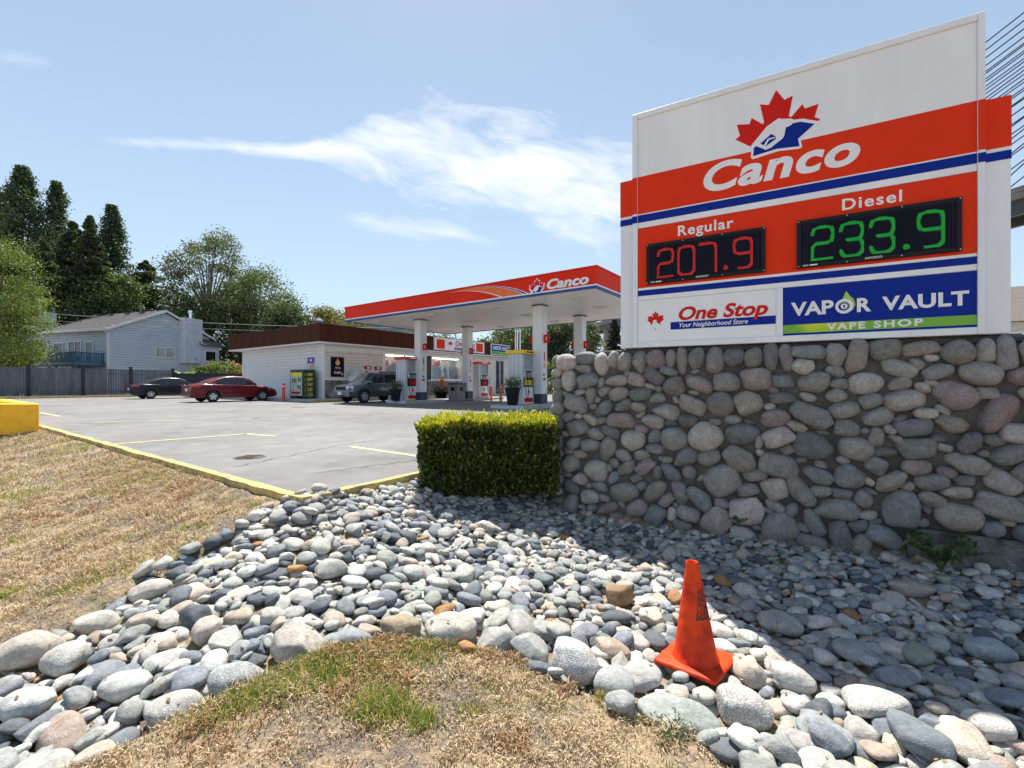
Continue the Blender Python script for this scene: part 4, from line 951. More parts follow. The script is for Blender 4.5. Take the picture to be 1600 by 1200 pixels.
# stone dado
dd = MB().box(.10, 4.3, -.06, .04, -.05, 1.22); dd.build('dado_backing', MORTAR, ST)
MB().box(.08, 4.32, -.1, .04, 1.22, 1.30).build('dado_sill', TRIM, ST, bevel=.01)
r = np.random.default_rng(3); L_ = []
for k in range(420):
    a = r.uniform(.06, .11); L_.append((0, int(r.integers(0, 9)), np.array([a, .05, a * .75]), np.array([[1, 0, 0], [0, 1, 0], [0, 0, 1.]]), np.array([r.uniform(.14, 4.26), -.07, r.uniform(.02, 1.16)]), np.array([*(pick(WPAL, r) * np.array([1.05, .9, .88])), .2])))
for k in range(620):
    a = r.uniform(.07, .12); L_.append((0, int(r.integers(0, 9)), np.array([a, .05, a * .75]), np.eye(3), np.array([r.uniform(8.4, 13.0), -.02, r.uniform(.02, 1.2)]), np.array([*(pick(WPAL, r) * np.array([1.05, .9, .88])), .2])))
setp(join_stones('dado_stones', L_, ST), kind='stuff')
MB().box(8.4, 13.0, .0, .2, 0, 1.22).build('dado_backing', MORTAR, ST); MB().box(8.38, 13.02, -.08, .2, 1.22, 1.3).build('window_sill', TRIM, ST)
# roof slab and fascia
MB().box(-.62, SL + .3, -.62, SD + .85, 3.38, 3.46).build('soffit', TRIM, ST)
MB().box(-.55, SL + .2, -.55, SD + .8, 3.5, 4.25).build('roof', pm('roof_gravel', (.25, .24, .23), .95, .2, 5), ST)
def ribs(b, x0, x1, y, z0, z1, n, axis):
    w = (x1 - x0) / n
    for k in range(n):
        a = x0 + k * w
        P = [(a, 0), (a + w * .2, -.03), (a + w * .5, -.03), (a + w * .7, 0), (a + w, 0)]
        for (p, q), (s, t) in zip(P[:-1], P[1:]):
            if axis == 'x': b.add([(p, y + q, z0), (s, y + t, z0), (s, y + t, z1), (p, y + q, z1)], [(0, 1, 2, 3)])
            else: b.add([(y + q, p, z0), (y + t, s, z0), (y + t, s, z1), (y + q, p, z1)], [(3, 2, 1, 0)])
FZ0, FZ1 = 3.46, 4.45
fb = MB(); ribs(fb, -.62, SL + .3, -.62, FZ0, FZ1, 150, 'x'); ribs(fb, -.62, SD + .85, -.62, FZ0, FZ1, 78, 'y')
fb.box(-.60, SL + .3, -.6, -.55, FZ0, FZ1).box(-.6, -.55, -.6, SD + .85, FZ0, FZ1).box(-.6, SL + .3, SD + .8, SD + .85, FZ0, FZ1).box(SL + .25, SL + .3, -.6, SD + .85, FZ0, FZ1)
setp(fb.build('fascia_ribs', BRN, ST, recalc=False), kind='stuff')
MB().box(-.67, SL + .35, -.67, -.55, FZ1, FZ1 + .05).box(-.67, -.55, -.55, SD + .9, FZ1, FZ1 + .05).build('fascia_cap', BRN, ST)
for k in range(7): MB().lathe([(0, 3.33), (.07, 3.35), (.07, 3.38)], 10, c=(.3 + k * 1.3, -.33, 0)).build('soffit_lamp', TRIM, ST)
# windows
def window(x0, x1, z0, z1, y, muls, glass=GLASS, fw=.07):
    f = MB().box(x0, x1, y - .05, y + .06, z0, z0 + fw).box(x0, x1, y - .05, y + .06, z1 - fw, z1).box(x0, x0 + fw, y - .05, y + .06, z0 + fw, z1 - fw).box(x1 - fw, x1, y - .05, y + .06, z0 + fw, z1 - fw)
    for m in muls: f.box(m - .03, m + .03, y - .04, y + .06, z0 + fw, z1 - fw)
    fo = f.build('window', TRIM, ST)
    e = [x0 + fw] + list(muls) + [x1 - fw]
    for a, c in zip(e[:-1], e[1:]): MB().box(a, c, y, y + .01, z0 + fw, z1 - fw).build('pane', glass, fo)
    return fo
INT = pm('shop_interior', (.28, .26, .2), .8, .5, 1.5, col2=(.32, .30, .24))
GL2 = bpy.data.materials.new('shop_glass'); GL2.use_nodes = True
_t = GL2.node_tree; _t.nodes.clear(); _g = _t.nodes.new('ShaderNodeBsdfGlossy'); _g.inputs['Roughness'].default_value = .02; _tr = _t.nodes.new('ShaderNodeBsdfTransparent'); _tr.inputs[0].default_value = (.75, .79, .78, 1)
_f = _t.nodes.new('ShaderNodeFresnel'); _f.inputs[0].default_value = 1.5; _m = _t.nodes.new('ShaderNodeMixShader'); _o = _t.nodes.new('ShaderNodeOutputMaterial')
_m.inputs[0].default_value = .10; _t.links.new(_tr.outputs[0], _m.inputs[1]); _t.links.new(_g.outputs[0], _m.inputs[2]); _t.links.new(_m.outputs[0], _o.inputs[0])
window(4.45, 8.0, .55, 3.15, .03, [6.2], GL2)
window(8.75, 12.35, 1.32, 3.15, .03, [10.55], GL2)
MB().box(8.02, 8.72, .02, .1, 0, 3.1).build('dark_panel', pm('panel_dark', (.03, .03, .035), .6), ST)  # flat dark panel between the two shop windows
MB().box(12.36, SL, -.02, .08, 0, 3.2).build('front_wall', CRM, ST)
MB().box(4.42, 12.36, -.03, .1, 3.15, 3.38).build('window_header', CRM, ST)
MB().box(4.42, 8.4, -.03, .1, 0, .55).build('low_wall', CRM, ST)
MB().box(4.42, 12.4, 1.0, 1.15, -.02, 3.2).box(4.42, 12.4, .1, 1.1, -.02, .02).build('interior_wall', INT, ST)
# things seen through the glass, against the inner wall
sh = MB(); rg = random.Random(8)
cols = [pm('goods_red', (.5, .02, .04), .5), pm('goods_blue', (.03, .06, .35), .5), pm('goods_teal', (.2, .5, .5), .5), pm('goods_green', (.06, .22, .05), .5), pm('goods_white', (.6, .6, .6), .5), pm('goods_black', (.02, .02, .02), .5)]
for x0, x1 in ((4.6, 7.9), (8.9, 12.2)):
    for rowz in (.7, 1.15, 1.6, 2.05):
        x = x0
        while x < x1:
            w = rg.uniform(.12, .4); sh.box(x, x + w * .9, .7, .95, rowz, rowz + rg.uniform(.2, .4), rg.choice([0, 1, 3, 4, 5, 5, 5])); x += w
MB_ = sh.build('shop_shelves', cols, ST); MB_['kind'] = 'stuff'
MB().box(9.0, 9.55, .07, .09, 1.5, 2.15).build('window_poster', cols[2], ST)
MB().lathe([(0, .26), (.2, .2), (.26, 0), (.2, -.2), (0, -.28)], 14, c=(9.75, .4, 2.62)).build('balloon', cols[0], ST)
for x in (4.9, 5.7): MB().lathe([(0, .2), (.16, .14), (.2, 0), (.15, -.16), (0, -.2)], 12, c=(x, .4, 2.5)).build('balloon', cols[0], ST)
MB().box(4.6, 7.8, .3, .6, 2.95, 3.0).box(9, 12, .3, .6, 2.95, 3.0).build('ceiling_lights', pm('tube_light', (1, .95, .85), .5, 0, 1, emis=6.0), ST)
# blue doors
for x0, x1 in ((16.55, 17.0), (17.2, 17.6), (18.6, 19.2)):
    d = MB().box(x0, x1, -.07, -.02, .02, 3.05).build('door', pm('door_blue', (.012, .03, .20), .35, .1), ST)
    MB().box(x0 + .06, x1 - .06, -.075, -.07, .3, 2.9).build('pane', GLASS, d)
# fascia signs
def panel_sign(name, x0, x1, z0, z1, mat, label):
    t = thing(name, label, 'sign', (*st_pt(0, 0), LOT), TH); y = -.80
    MB().box(x0, x1, y, -.66, z0, z1).build('sign_box', TRIM, t, bevel=.01)
    MB().box(x0 + .05, x1 - .05, y - .006, y, z0 + .05, z1 - .05).build('sign_face', mat, t); return t, y - .006
t, y = panel_sign('store_sign', 8.3, 14.0, 3.52, 4.42, W_PAN, 'long white One Stop store sign with red squares on the brown fascia')
for x in (8.5, 12.95): MB().box(x, x + .85, y - .004, y, 3.62, 4.32).build('red_square', RED, t)
MB().poly_xz([(9.95 + x * .38, 3.93 + z * .34) for x, z in MAPLE], y - .004, y).build('maple_leaf', LRED, t)
MB().poly_xz([(9.85, 3.82), (10.05, 3.82), (10.03, 3.95), (9.95, 4.02), (9.88, 3.93)], y - .008, y - .004).build('leaf_mark', LETW, t)
text('lettering', 'One Stop', 10.5, 12.75, 3.80, 4.33, y - .006, LETR, t, bold=.03, shear=.2)
MB().box(10.4, 12.8, y - .004, y, 3.62, 3.82).build('blue_bar', BLUE, t)
text('lettering', 'Your Neighborhood Store', 10.5, 12.7, 3.64, 3.80, y - .006, LETW, t, bold=.02, shear=.2)
t, y = panel_sign('shop_sign', 14.95, 17.65, 3.5, 4.42, BLUE, 'blue and green Vapor Vault sign at the far end of the fascia')
text('lettering', 'VAPOR VAULT', 15.1, 17.5, 3.92, 4.27, y - .004, LETW, t, bold=.035)
MB().box(15.02, 17.58, y - .003, y, 3.56, 3.83).build('green_band', pm('sign_green', (.03, .38, .06), .4), t)
text('lettering', 'VAPE SHOP', 15.9, 17.0, 3.63, 3.76, y - .006, MATS['lime_green'], t, bold=.03)
# posters
def poster(name, x0, x1, z0, z1, y, label, cat='poster', face=None, side=False):
    t = thing(name, label, cat, (*st_pt(0, 0), LOT), TH)
    if side: t.rotation_euler = (0, 0, TH - R(90))        # local x now runs back along the side wall
    MB().box(x0, x1, y - .03, y, z0, z1).build('poster_frame', BLK if not side else TRIM, t)
    MB().box(x0 + .03, x1 - .03, y - .034, y - .03, z0 + .03, z1 - .03).build('poster_face', face or BLK2, t); return t, y - .034
t, y = poster('poster', .47, 1.36, 1.43, 2.64, -.005, 'black poster with a golden drop beside the store corner')
ORG = pm('poster_gold', (.75, .40, .08), .4, .3, 4)
MB().poly_xz([(.92, 2.58), (1.0, 2.42), (1.07, 2.30), (1.04, 2.18), (.92, 2.12), (.80, 2.18), (.77, 2.30), (.84, 2.42)], y - .003, y).build('golden_drop', ORG, t)
text('lettering', 'WINGS', .74, 1.10, 1.94, 2.03, y - .003, LETW, t, bold=.03)
text('lettering', 'BREAKFAST', .72, 1.14, 1.83, 1.89, y - .003, LETR, t, bold=.02)
text('lettering', 'Snuffed', .66, 1.16, 1.62, 1.78, y - .003, LETW, t, bold=.02, shear=.3)
MB().lathe([(0, -.004), (.08, -.004), (.08, 0)], 14, c=(1.24, y, 1.6), axis='y').build('round_badge', pm('badge_green', (.3, .42, .25), .5), t)
PUR = pm('poster_purple', (.10, .035, .30), .4, .3, 3)
t, y = poster('poster', -1.70, -.85, 1.72, 2.66, -.005, 'purple poster with white snacks above the propane cabinet', side=True, face=pm('poster_print', (.60, .42, .34), .5, .4, 9, col2=(.75, .72, .68)))
MB().box(-1.67, -.88, y - .003, y, 2.25, 2.63).build('purple_field', PUR, t)
MB().lathe([(0, -.006), (.09, -.006), (.1, -.003)], 12, c=(-1.3, y, 2.45), axis='y').build('round_logo', LETW, t)
for i, (x0, x1) in enumerate(((2.84, 3.38), (3.62, 4.2))):
    t, y = poster('notice', x0, x1, 1.93, 2.16, -.005, 'small red notice plate on the store wall, %s of two' % ('left' if i == 0 else 'right'), 'sign', LETR)
    MB().box(x0 + .2, x0 + .42, y - .003, y, 2.0, 2.1).build('white_mark', LETW, t)
# roof gear
for x, y, h_, w, lab in ((1.2, 2.6, .75, .22, 'galvanised roof vent with cap near the store corner'), (1.8, 4.6, .45, .12, 'short galvanised roof vent pipe left of the capped vent')):
    t = thing('roof_vent', lab, 'vent', (*st_pt(x, y), LOT + 4.25)); MB().lathe([(w, 0), (w, h_)], 14).build('stack', CHROME, t); MB().lathe([(w * 1.5, h_ * .8), (w * 1.6, h_ * 1.1), (w * .8, h_ * 1.35), (0, h_ * 1.38)], 14).build('cap', DGREY, t)
# apron
MB_ = MB().prism([st_pt(-1.6, -1.7), st_pt(22, -1.7), st_pt(22, 0), st_pt(0, 0), st_pt(0, 11), st_pt(-1.6, 11)][::1], .5, LOT + .13)
setp(MB_.build('store_pavement', CONCL), kind='structure')
kbm = MB()
for a, c in ((-1.72, 2.2), (4, 8), (10, 14)): kbm.prism([st_pt(a, -1.82), st_pt(c, -1.82), st_pt(c, -1.70), st_pt(a, -1.70)], .5, LOT + .134)
setp(kbm.build('kerb', YELK), kind='structure')

def frame_thing(name, label, cat, x, y, dz=0., rz=0., group=None): return thing(name, label, cat, (*st_pt(x, y), LOT + dz), TH + rz, group)
AP = .13
# propane cabinet
c = frame_thing('propane_cabinet', 'dark green gas cylinder cabinet with yellow printed panel at the store side wall', 'cabinet', -1.0, .35, AP)
GRN = pm('cabinet_green', (.012, .075, .04), .4, .15, 2)
MB().box(0, .72, .08, 1.55, 0, .05).box(0, .72, .05, 1.55, 1.62, 1.72).box(.68, .72, .05, 1.55, .05, 1.62).box(0, .72, 1.50, 1.55, .05, 1.62).box(0, .06, .05, .11, .05, 1.62).box(.66, .72, .05, .11, .05, 1.62).box(0, .03, .82, .88, .05, 1.62).build('cabinet_frame', GRN, c)
MB().box(0, .02, .88, 1.50, .05, 1.62).box(.1, .66, .12, .14, .05, 1.62).build('cabinet_panels', pm('cage_dark', (.02, .03, .025), .6), c)
ad = MB().box(-.012, 0, .2, 1.46, .18, 1.56).build('advert_panel', pm('advert_print', (.32, .42, .45), .5, .3, 7, col2=(.68, .72, .72)), c)
MB().box(-.018, -.012, .22, 1.44, 1.33, 1.54).build('yellow_header', pm('advert_yellow', (.85, .62, .02), .5), ad)
MB().box(-.018, -.012, .8, 1.35, .95, 1.2).box(-.018, -.012, .3, .65, 1.0, 1.25).box(-.018, -.012, .3, .7, .6, .8).build('advert_pictures', pm('advert_mix', (.05, .07, .08), .5, .5, 12, col2=(.3, .42, .08)), ad)
MB().box(-.018, -.012, .4, 1.36, .28, .42).build('advert_red_strip', LETR, ad)
lb = MB()
for k in range(5): lb.box(.10, .16, .105, .12, .15 + .3 * k, .28 + .3 * k).box(.25, .6, .09, .12, .15 + .3 * k, .32 + .3 * k)
for k in range(6): lb.box(.08, .66, .085, .10, .1 + .28 * k, .12 + .28 * k)
lb.build('cylinder_rows', pm('cylinder_yellow', (.35, .38, .05), .5, .6, 8, col2=(.6, .55, .1)), c)
# ice freezer
c = frame_thing('ice_freezer', 'white ice chest freezer with sloping top beside the stone dado', 'freezer', 1.55, -.85, AP)
MB().box(0, 1.25, 0, .7, .08, 1.35).build('body', pm('freezer_white', (.72, .73, .75), .35, .03), c, bevel=.02)
MB().box(.05, .6, -.02, 0, .2, 1.1).box(.65, 1.2, -.02, 0, .2, 1.1).build('doors', W_ALU, c, bevel=.008)
MB().box(0.1, .5, .1, .6, 1.35, 1.72).build('top_unit', LGREY, c, bevel=.01); MB().poly_xz([(.65, 1.35), (1.25, 1.35), (1.25, 1.7), (1.1, 1.78), (.8, 1.78), (.65, 1.7)], .1, .65).build('cooling_hood', pm('freezer_white2', (.6, .63, .66), .35, .03), c)
MB().poly_xz([(.72, 1.45), (1.18, 1.45), (1.1, 1.66), (.95, 1.7), (.8, 1.66)], .09, .1).build('hood_vent', DGREY, c)
MB().box(.72, 1.0, -.025, -.02, .42, .52).build('red_label', LETR, c)
# bollards
def bollard(px, Y, h_, rad, mat, label, band=True):
    X = (px - 800) / F * Y; t = thing('bollard', label, 'bollard', (X, Y, LOT), 0, 'orange steel bollards around the station')
    MB().lathe([(rad, -.02), (rad, h_ - rad * .5), (rad * .8, h_ - rad * .15), (rad * .4, h_), (0, h_ + .01)], 16).build('post', mat, t, smooth=40)
    if band:
        MB().lathe([(rad + .002, h_ * .80), (rad + .004, h_ * .80), (rad + .004, h_ * .86), (rad + .002, h_ * .86)], 16).build('reflective_band', LETW, t)
    return t
BOR = pm('bollard_red', (.70, .085, .03), .5, .1, 4); BOO = pm('bollard_orange', (.85, .13, .02), .5, .1, 4)
bollard(443, 26.2, 1.05, .085, BOR, 'red-orange bollard standing by the left wall of the store near the green cabinet')
bollard(782.5, 26.0, .98, .075, BOO, 'orange bollard with white band between the two right pumps')
bollard(767.5, 27.6, .9, .07, BOO, 'short red bollard right of the middle pump', False)
bollard(666.5, 27.2, .8, .06, pm('bollard_rust', (.30, .08, .03), .6), 'rusty orange post behind the first canopy column', False)
# ================================================================ CANOPY
CP = (2.98, 16.06)
def cp_pt(a, b): return (CP[0] + a * Ud[0] + b * Vd[0], CP[1] + a * Ud[1] + b * Vd[1])
# frame: local x = -U (towards right), y = +V (away): long face looks along -y
CTH = TH - R(90)
CA = thing('fuel_canopy', 'flat fuel station canopy with red fascia, orange swoosh and white soffit', 'canopy', (*CP, 0), CTH)
CLn, CDp, CZ0, CZ1 = 15.0, 7.9, 5.0, 5.80
SOF = pm('soffit_white', (.76, .73, .70), .35, .05, .6)
sb = MB(); nb = 19
for k in range(nb):
    b0 = .1 + k * (CDp - .2) / nb; sb.box(-CLn + .1, -.1, b0 + .006, b0 + (CDp - .2) / nb - .006, CZ0 + .03, CZ0 + .05)
sb.box(-CLn + .1, -.1, .1, CDp - .1, CZ0 + .052, CZ0 + .07)
sb.build('soffit_panels', SOF, CA)
CRED = pm('canopy_red', (.72, .026, .005), .5, .06, .6, spec=.15)
MB().box(-CLn, 0, 0, .1, CZ0 + .14, CZ1 - .06).box(-CLn, 0, CDp - .1, CDp, CZ0 + .14, CZ1 - .06).box(-.1, 0, .1, CDp - .1, CZ0 + .14, CZ1 - .06).box(-CLn, -CLn + .1, .1, CDp - .1, CZ0 + .14, CZ1 - .06).build('fascia', CRED, CA)
MB().box(-CLn - .03, .03, -.03, .12, CZ1 - .06, CZ1).box(-CLn - .03, .03, CDp - .12, CDp + .03, CZ1 - .06, CZ1).box(-.12, .03, .12, CDp - .12, CZ1 - .06, CZ1).box(-CLn - .03, -CLn + .12, .12, CDp - .12, CZ1 - .06, CZ1).build('top_flashing', CRED, CA)
MB().box(-CLn - .004, .004, -.004, .1, CZ0 + .085, CZ0 + .14).box(-.1, .004, .1, CDp, CZ0 + .085, CZ0 + .14).box(-CLn - .004, -CLn + .1, .1, CDp, CZ0 + .085, CZ0 + .14).box(-CLn, 0, CDp - .1, CDp + .004, CZ0 + .085, CZ0 + .14).build('white_stripe', LETW, CA)
MB().box(-CLn - .01, .01, -.01, .1, CZ0, CZ0 + .085).box(-.1, .01, .1, CDp, CZ0, CZ0 + .085).box(-CLn - .01, -CLn + .1, .1, CDp, CZ0, CZ0 + .085).box(-CLn, 0, CDp - .1, CDp + .01, CZ0, CZ0 + .085).build('blue_stripe', pm('canopy_blue', (.008, .045, .22), .4, .05), CA)
MB().box(-CLn + .1, -.1, .1, CDp - .1, CZ1 - .15, CZ1 - .1).build('deck', DGREY, CA)
def cpol(name, pts, lay, mat): return MB().poly_xz([(-a, z) for a, z in pts], -.0025 * lay, -.0002).build(name, mat, CA)
zt_, zb_ = CZ1 - .065, CZ0 + .142
A1 = bez((7.2, zt_ - .07), (5.5, zt_ - .04), (4.2, zb_)); A2 = bez((6.0, zt_), (4.1, zt_ - .04), (3.05, zb_))
cpol('orange_swoosh', A1 + A2[::-1], 1, pm('swoosh_orange', (.78, .14, .012), .35, .12, 3))
def offs(A, d0, d1): return [(a - d0, z) for a, z in A] + [(a - d1, z) for a, z in A[::-1]]
cpol('white_line', offs(A1, -.07, .03), 2, LETW); cpol('white_line', offs(A2, -.10, -.05), 2, LETW); cpol('blue_line', offs(A2, -.05, .08), 3, BLUE); cpol('white_line', offs(A2, .08, .15), 2, LETW)
k_ = .72; ox, oz = 2.50, 5.36
def lg(P, s=.98): return [(2.50 - (x - 2.20) * s, 5.36 + (z - 3.94) * s * 1.0) for x, z in P]
cpol('leaf_outline', [(2.5 - (x - 2.2) * 1.14, 5.36 + (z - 3.94) * 1.12) for x, z in leafP[:24]] + [(2.5 - (x - 2.2) * 1.14, 5.36 + (z - 3.94) * 1.12) for x, z in whiteP[9:]], 1, LETW)
cpol('maple_leaf', lg(leafP), 2, LRED); cpol('logo_outline', lg(whiteP), 3, LETW); cpol('logo_blue_shape', lg(blueP), 4, BLUE)
text('channel_letters', 'Canco', -2.02, -.28, 5.17, 5.54, -.03, pm('channel_white', (.8, .8, .8), .4, .03), CA, bold=.03, shear=.22, depth=.03)
for a in (1.7, 5.7, 9.35, 13.6):
    for b in (1.2, 4.1, 6.9):
        l = MB().box(-a - .32, -a + .32, b - .32, b + .32, CZ0 - .01, CZ0 + .028).build('soffit_light', SOF, CA, bevel=.008)
        MB().box(-a - .2, -a + .2, b - .2, b + .2, CZ0 - .045, CZ0 - .011).build('light_lens', pm('light_lens', (.62, .62, .6), .3), l)
# columns
COLW = pm('column_white', (.72, .735, .76), .4, .05, 1); COLB = pm('column_base_blue', (.035, .05, .09), .5, .2)
labs = {(3.63, 1.98): 'front right white canopy column nearest the camera, beside the yellow-topped pump', (11.15, 1.98): 'front left white canopy column beside the red-topped pump with flowers',
        (3.63, 5.7): 'rear right white canopy column seen just left of the price sign', (11.15, 5.7): 'rear left white canopy column in front of the One Stop sign'}
for (a, b), lab in labs.items():
    x, y = cp_pt(a, b); t = thing('canopy_column', lab, 'column', (x, y, LOT + .15), CTH, 'white box columns holding up the fuel canopy')
    MB().box(-.23, .23, -.23, .23, .42, CZ0 + .03 - LOT - .15).build('shaft', COLW, t, bevel=.006)
    MB().box(-.24, .24, -.24, .24, 0, .42).build('base', COLB, t, bevel=.006)
    MB().box(-.26, .26, -.26, .26, CZ0 + .0 - LOT - .15 - .03, CZ0 + .02 - LOT - .15).build('top_collar', DGREY, t)
    fx = MB().box(.23, .47, -.05, .0, 2.62, 2.98).build('number_flag', LETR, t); MB().box(.335, .37, -.053, -.05, 2.72, 2.88).box(.335, .37, 0.0, .003, 2.72, 2.88).build('flag_number', LETW, fx)
    MB().box(-.47, -.23, -.05, .0, 2.62, 2.98).build('number_flag', LETR, t)
    st = MB(); st.box(.231, .234, -.08, .08, 1.55, 1.75, 1).box(.231, .234, -.04, .04, 1.85, 2.25, 0).box(.231, .234, -.1, .02, 1.2, 1.3, 2).box(.231, .234, -.1, .08, 1.0, 1.12, 0).build('safety_stickers', [LETR, pm('sticker_yellow', (.7, .45, .02), .5), DGREY], t)
# pump islands
def island(a, b0, b1, w, label):
    x, y = cp_pt(a, b0); t = thing('pump_island', label, 'kerb island', (x, y, LOT), CTH, 'concrete islands under the canopy')
    MB().box(-w / 2, w / 2, 0, b1 - b0, -.03, .15).build('slab', CONCL, t, bevel=.02)
    MB().box(-w / 2 - .012, w / 2 + .012, -.012, .0, .02, .135).build('steel_edge', LGREY, t); return t
PU = {}
def pump(a, b, top_mat, label, yellow=False):
    # a,b = near right corner of the pump (canopy coordinates); pump extends towards +a and +b; dispenser faces point to -a and +a
    x, y = cp_pt(a, b); t = thing('fuel_pump', label, 'fuel pump', (x, y, LOT + .15), CTH, 'fuel pumps under the canopy')
    w, d = .72, 1.0                                     # x extent = -w..0 , y extent = 0..d
    GR = LGREY
    MB().box(-w, 0, 0, .16, 0, 2.12).box(-w, 0, d - .1, d, 0, 2.12).build('end_panels', GR, t, bevel=.012)
    MB().box(-w + .1, -.1, .16, d - .1, .0, 2.12).build('cabinet', LGREY, t)
    gx_ = MB()
    for k in range(3): gx_.box(-w + .12 + k * .22, -w + .13 + k * .22, -.006, 0, .05, 2.05)
    gx_.build('panel_seams', DGREY, t)
    c = MB().box(-w - .08, .08, -.08, d + .08, 2.12, 2.28).build('top_canopy', top_mat, t, bevel=.02)
    c2 = MB().box(.082, .086, .25, .75, 2.17, 2.23).build('top_stripe', LETW if not yellow else BLK, c)
    for s, x0 in ((1, -.1), (-1, -w + .1)):
        X = lambda v: x0 + s * v
        def bx(m, v0, v1, y0, y1, z0, z1, mi=0): m.box(min(X(v0), X(v1)), max(X(v0), X(v1)), y0, y1, z0, z1, mi); return m
        bx(MB(), 0, .10, .17, d - .11, 0.02, .72).build('lower_panel', W_PAN, t, bevel=.005)
        bx(MB(), .10, .104, .2, d - .14, .08, .26).build('red_band', LETR, t)
        lf = MB(); pts = [(.53 + q * .13, .47 + z_ * .15) for q, z_ in MAPLE]
        n = len(pts); lf.add([(X(.105), p, z_) for p, z_ in pts], [tuple(range(n))]); lf.build('maple_leaf', LRED, t)
        bx(MB(), .0, .09, .2, d - .14, .74, 1.42).build('dispenser_head', BLK if not yellow else pm('pump_navy', (.015, .02, .05), .4), t, bevel=.02)
        bx(MB(), .09, .10, .3, d - .26, 1.12, 1.34).build('display', pm('lcd_grey', (.22, .26, .25), .2), t)
        bx(MB(), .09, .10, .28, d - .24, .8, 1.02).build('price_plate', pm('plate_yellow', (.75, .5, .02), .4) if yellow else LETR, t)
        bx(MB(), .09, .10, .2, .27, 1.15, 1.4).build('side_notice', LETW, t); bx(MB(), .09, .10, d - .22, d - .15, 1.15, 1.4).build('side_notice', LETW, t)
        bx(MB(), .0, .02, .22, .5, 1.52, 1.72).build('yellow_notice', MATS['sticker_yellow'], t)
        bx(MB(), .0, .03, .18, d - .12, 1.5, 2.1).build('upper_panel', pm('pump_upper', (.30, .33, .35), .3, .2, 2), t)
        nz_ = MB(); 
        for yy in (.2, d - .16): nz_.tube([(X(.12), yy, .82), (X(.17), yy, 1.0), (X(.12), yy, 1.18)], .022, 6)
        nz_.build('nozzle', MATS['sticker_yellow'] if yellow else BLK, t)
        hs = MB()
        for yy, y2 in ((.22, .42), (d - .18, d + .02)):
            hs.tube([(X(.13), yy, .8), (X(.17), yy + .02, .45), (X(.19), (yy + y2) / 2, .18), (X(.17), y2, .45), (X(.1), y2 + (.02 if y2 > d - .1 else 0), 1.35)], .014, 6)
        hs.build('hose', RUBBER, t)
    return t
PRED = pm('pump_top_red', (.62, .03, .03), .4, .1); PYEL = pm('pump_top_yellow', (.88, .56, .02), .4, .06)
def inv(px, Y):
    X = (px - 800) / F * Y; dx_, dy_ = X - CP[0], Y - CP[1]; return dx_ * Ud[0] + dy_ * Ud[1], dx_ * Vd[0] + dy_ * Vd[1]
a1, b1_ = inv(633, 23.5); a2, b2_ = inv(748.5, 28.8); a3, b3_ = inv(815, 18.95)
island(11.3, b1_ - .55, b1_ + 2.2, 1.5, 'concrete island under the red-topped pump with the flower pot')
island(a2 + .3, b2_ - 1.0, b2_ + 2.0, 1.5, 'concrete island under the middle pump near the sunlit strip')
island(3.75, b3_ - 1.1, b3_ + 6.5, 1.6, 'long concrete island under the yellow-topped pump')
pump(a1, b1_, PRED, 'leftmost red-topped fuel pump, with a flower pot at its side')
pump(a2, b2_, PRED, 'red-topped fuel pump in the middle, beyond the rear left canopy column')
pump(a3, b3_, PYEL, 'yellow-topped fuel pump with black hose and dark planter beside it', True)
a4 = 3.5; pump(a4, 6.6, PRED, 'fuel pump behind the rear right column, mostly hidden')
# planters
def planter(px, Y, h_, r0, r1, fl, label, dz=.0, seed=1, mat=None):
    rg = np.random.default_rng(seed); X = (px - 800) / F * Y; t = thing('planter', label, 'planter', (X, Y, LOT + dz), 0, 'flower planters under the canopy')
    MB().lathe([(0, 0), (r0, 0), (r1, h_), (r1 + .03, h_), (r1 + .03, h_ + .05), (r1 - .03, h_ + .05), (r1 - .03, h_ - .03), (0, h_ - .03)], 20).build('pot', mat or BLK, t, smooth=50)
    C = rg.normal(size=(900, 3)) * np.array([r1 * .62, r1 * .62, .15]) + np.array([0, 0, h_ + .18]); C[:, 2] = np.maximum(C[:, 2], h_ - .15)
    Vv, Ff = leafquads(C, .07, .5, rng=rg); q = rg.random(900)[:, None]; T = np.array([.02, .045, .012]) * (1 - q) + np.array([.07, .12, .03]) * q
    npmesh('foliage', Vv, Ff, M_LEAF, t, np.repeat(T, 4, 0))
    C = rg.normal(size=(110, 3)) * np.array([r1 * .6, r1 * .6, .12]) + np.array([0, 0, h_ + .24]); Vv, Ff = leafquads(C, .06, .9, rng=rg); T = np.array(fl)[rg.integers(0, len(fl), 110)]
    npmesh('flowers', Vv, Ff, M_LEAF, t, np.repeat(T, 4, 0))
planter(618, 23.0, .55, .2, .3, [(.7, .55, .03), (.6, .5, .1), (.2, .05, .3)], 'dark planter with yellow and purple flowers at the tip of the left pump island', .15, 3)
planter(801, 18.3, .66, .2, .30, [(.4, .42, .36), (.3, .34, .25)], 'tall black planter with small white flowers beside the yellow-topped pump', .15, 4)
planter(689, 27.5, .35, .3, .42, [(.05, .12, .06), (.3, .02, .02)], 'low bushy dark planter in front of the store window', .13, 5)
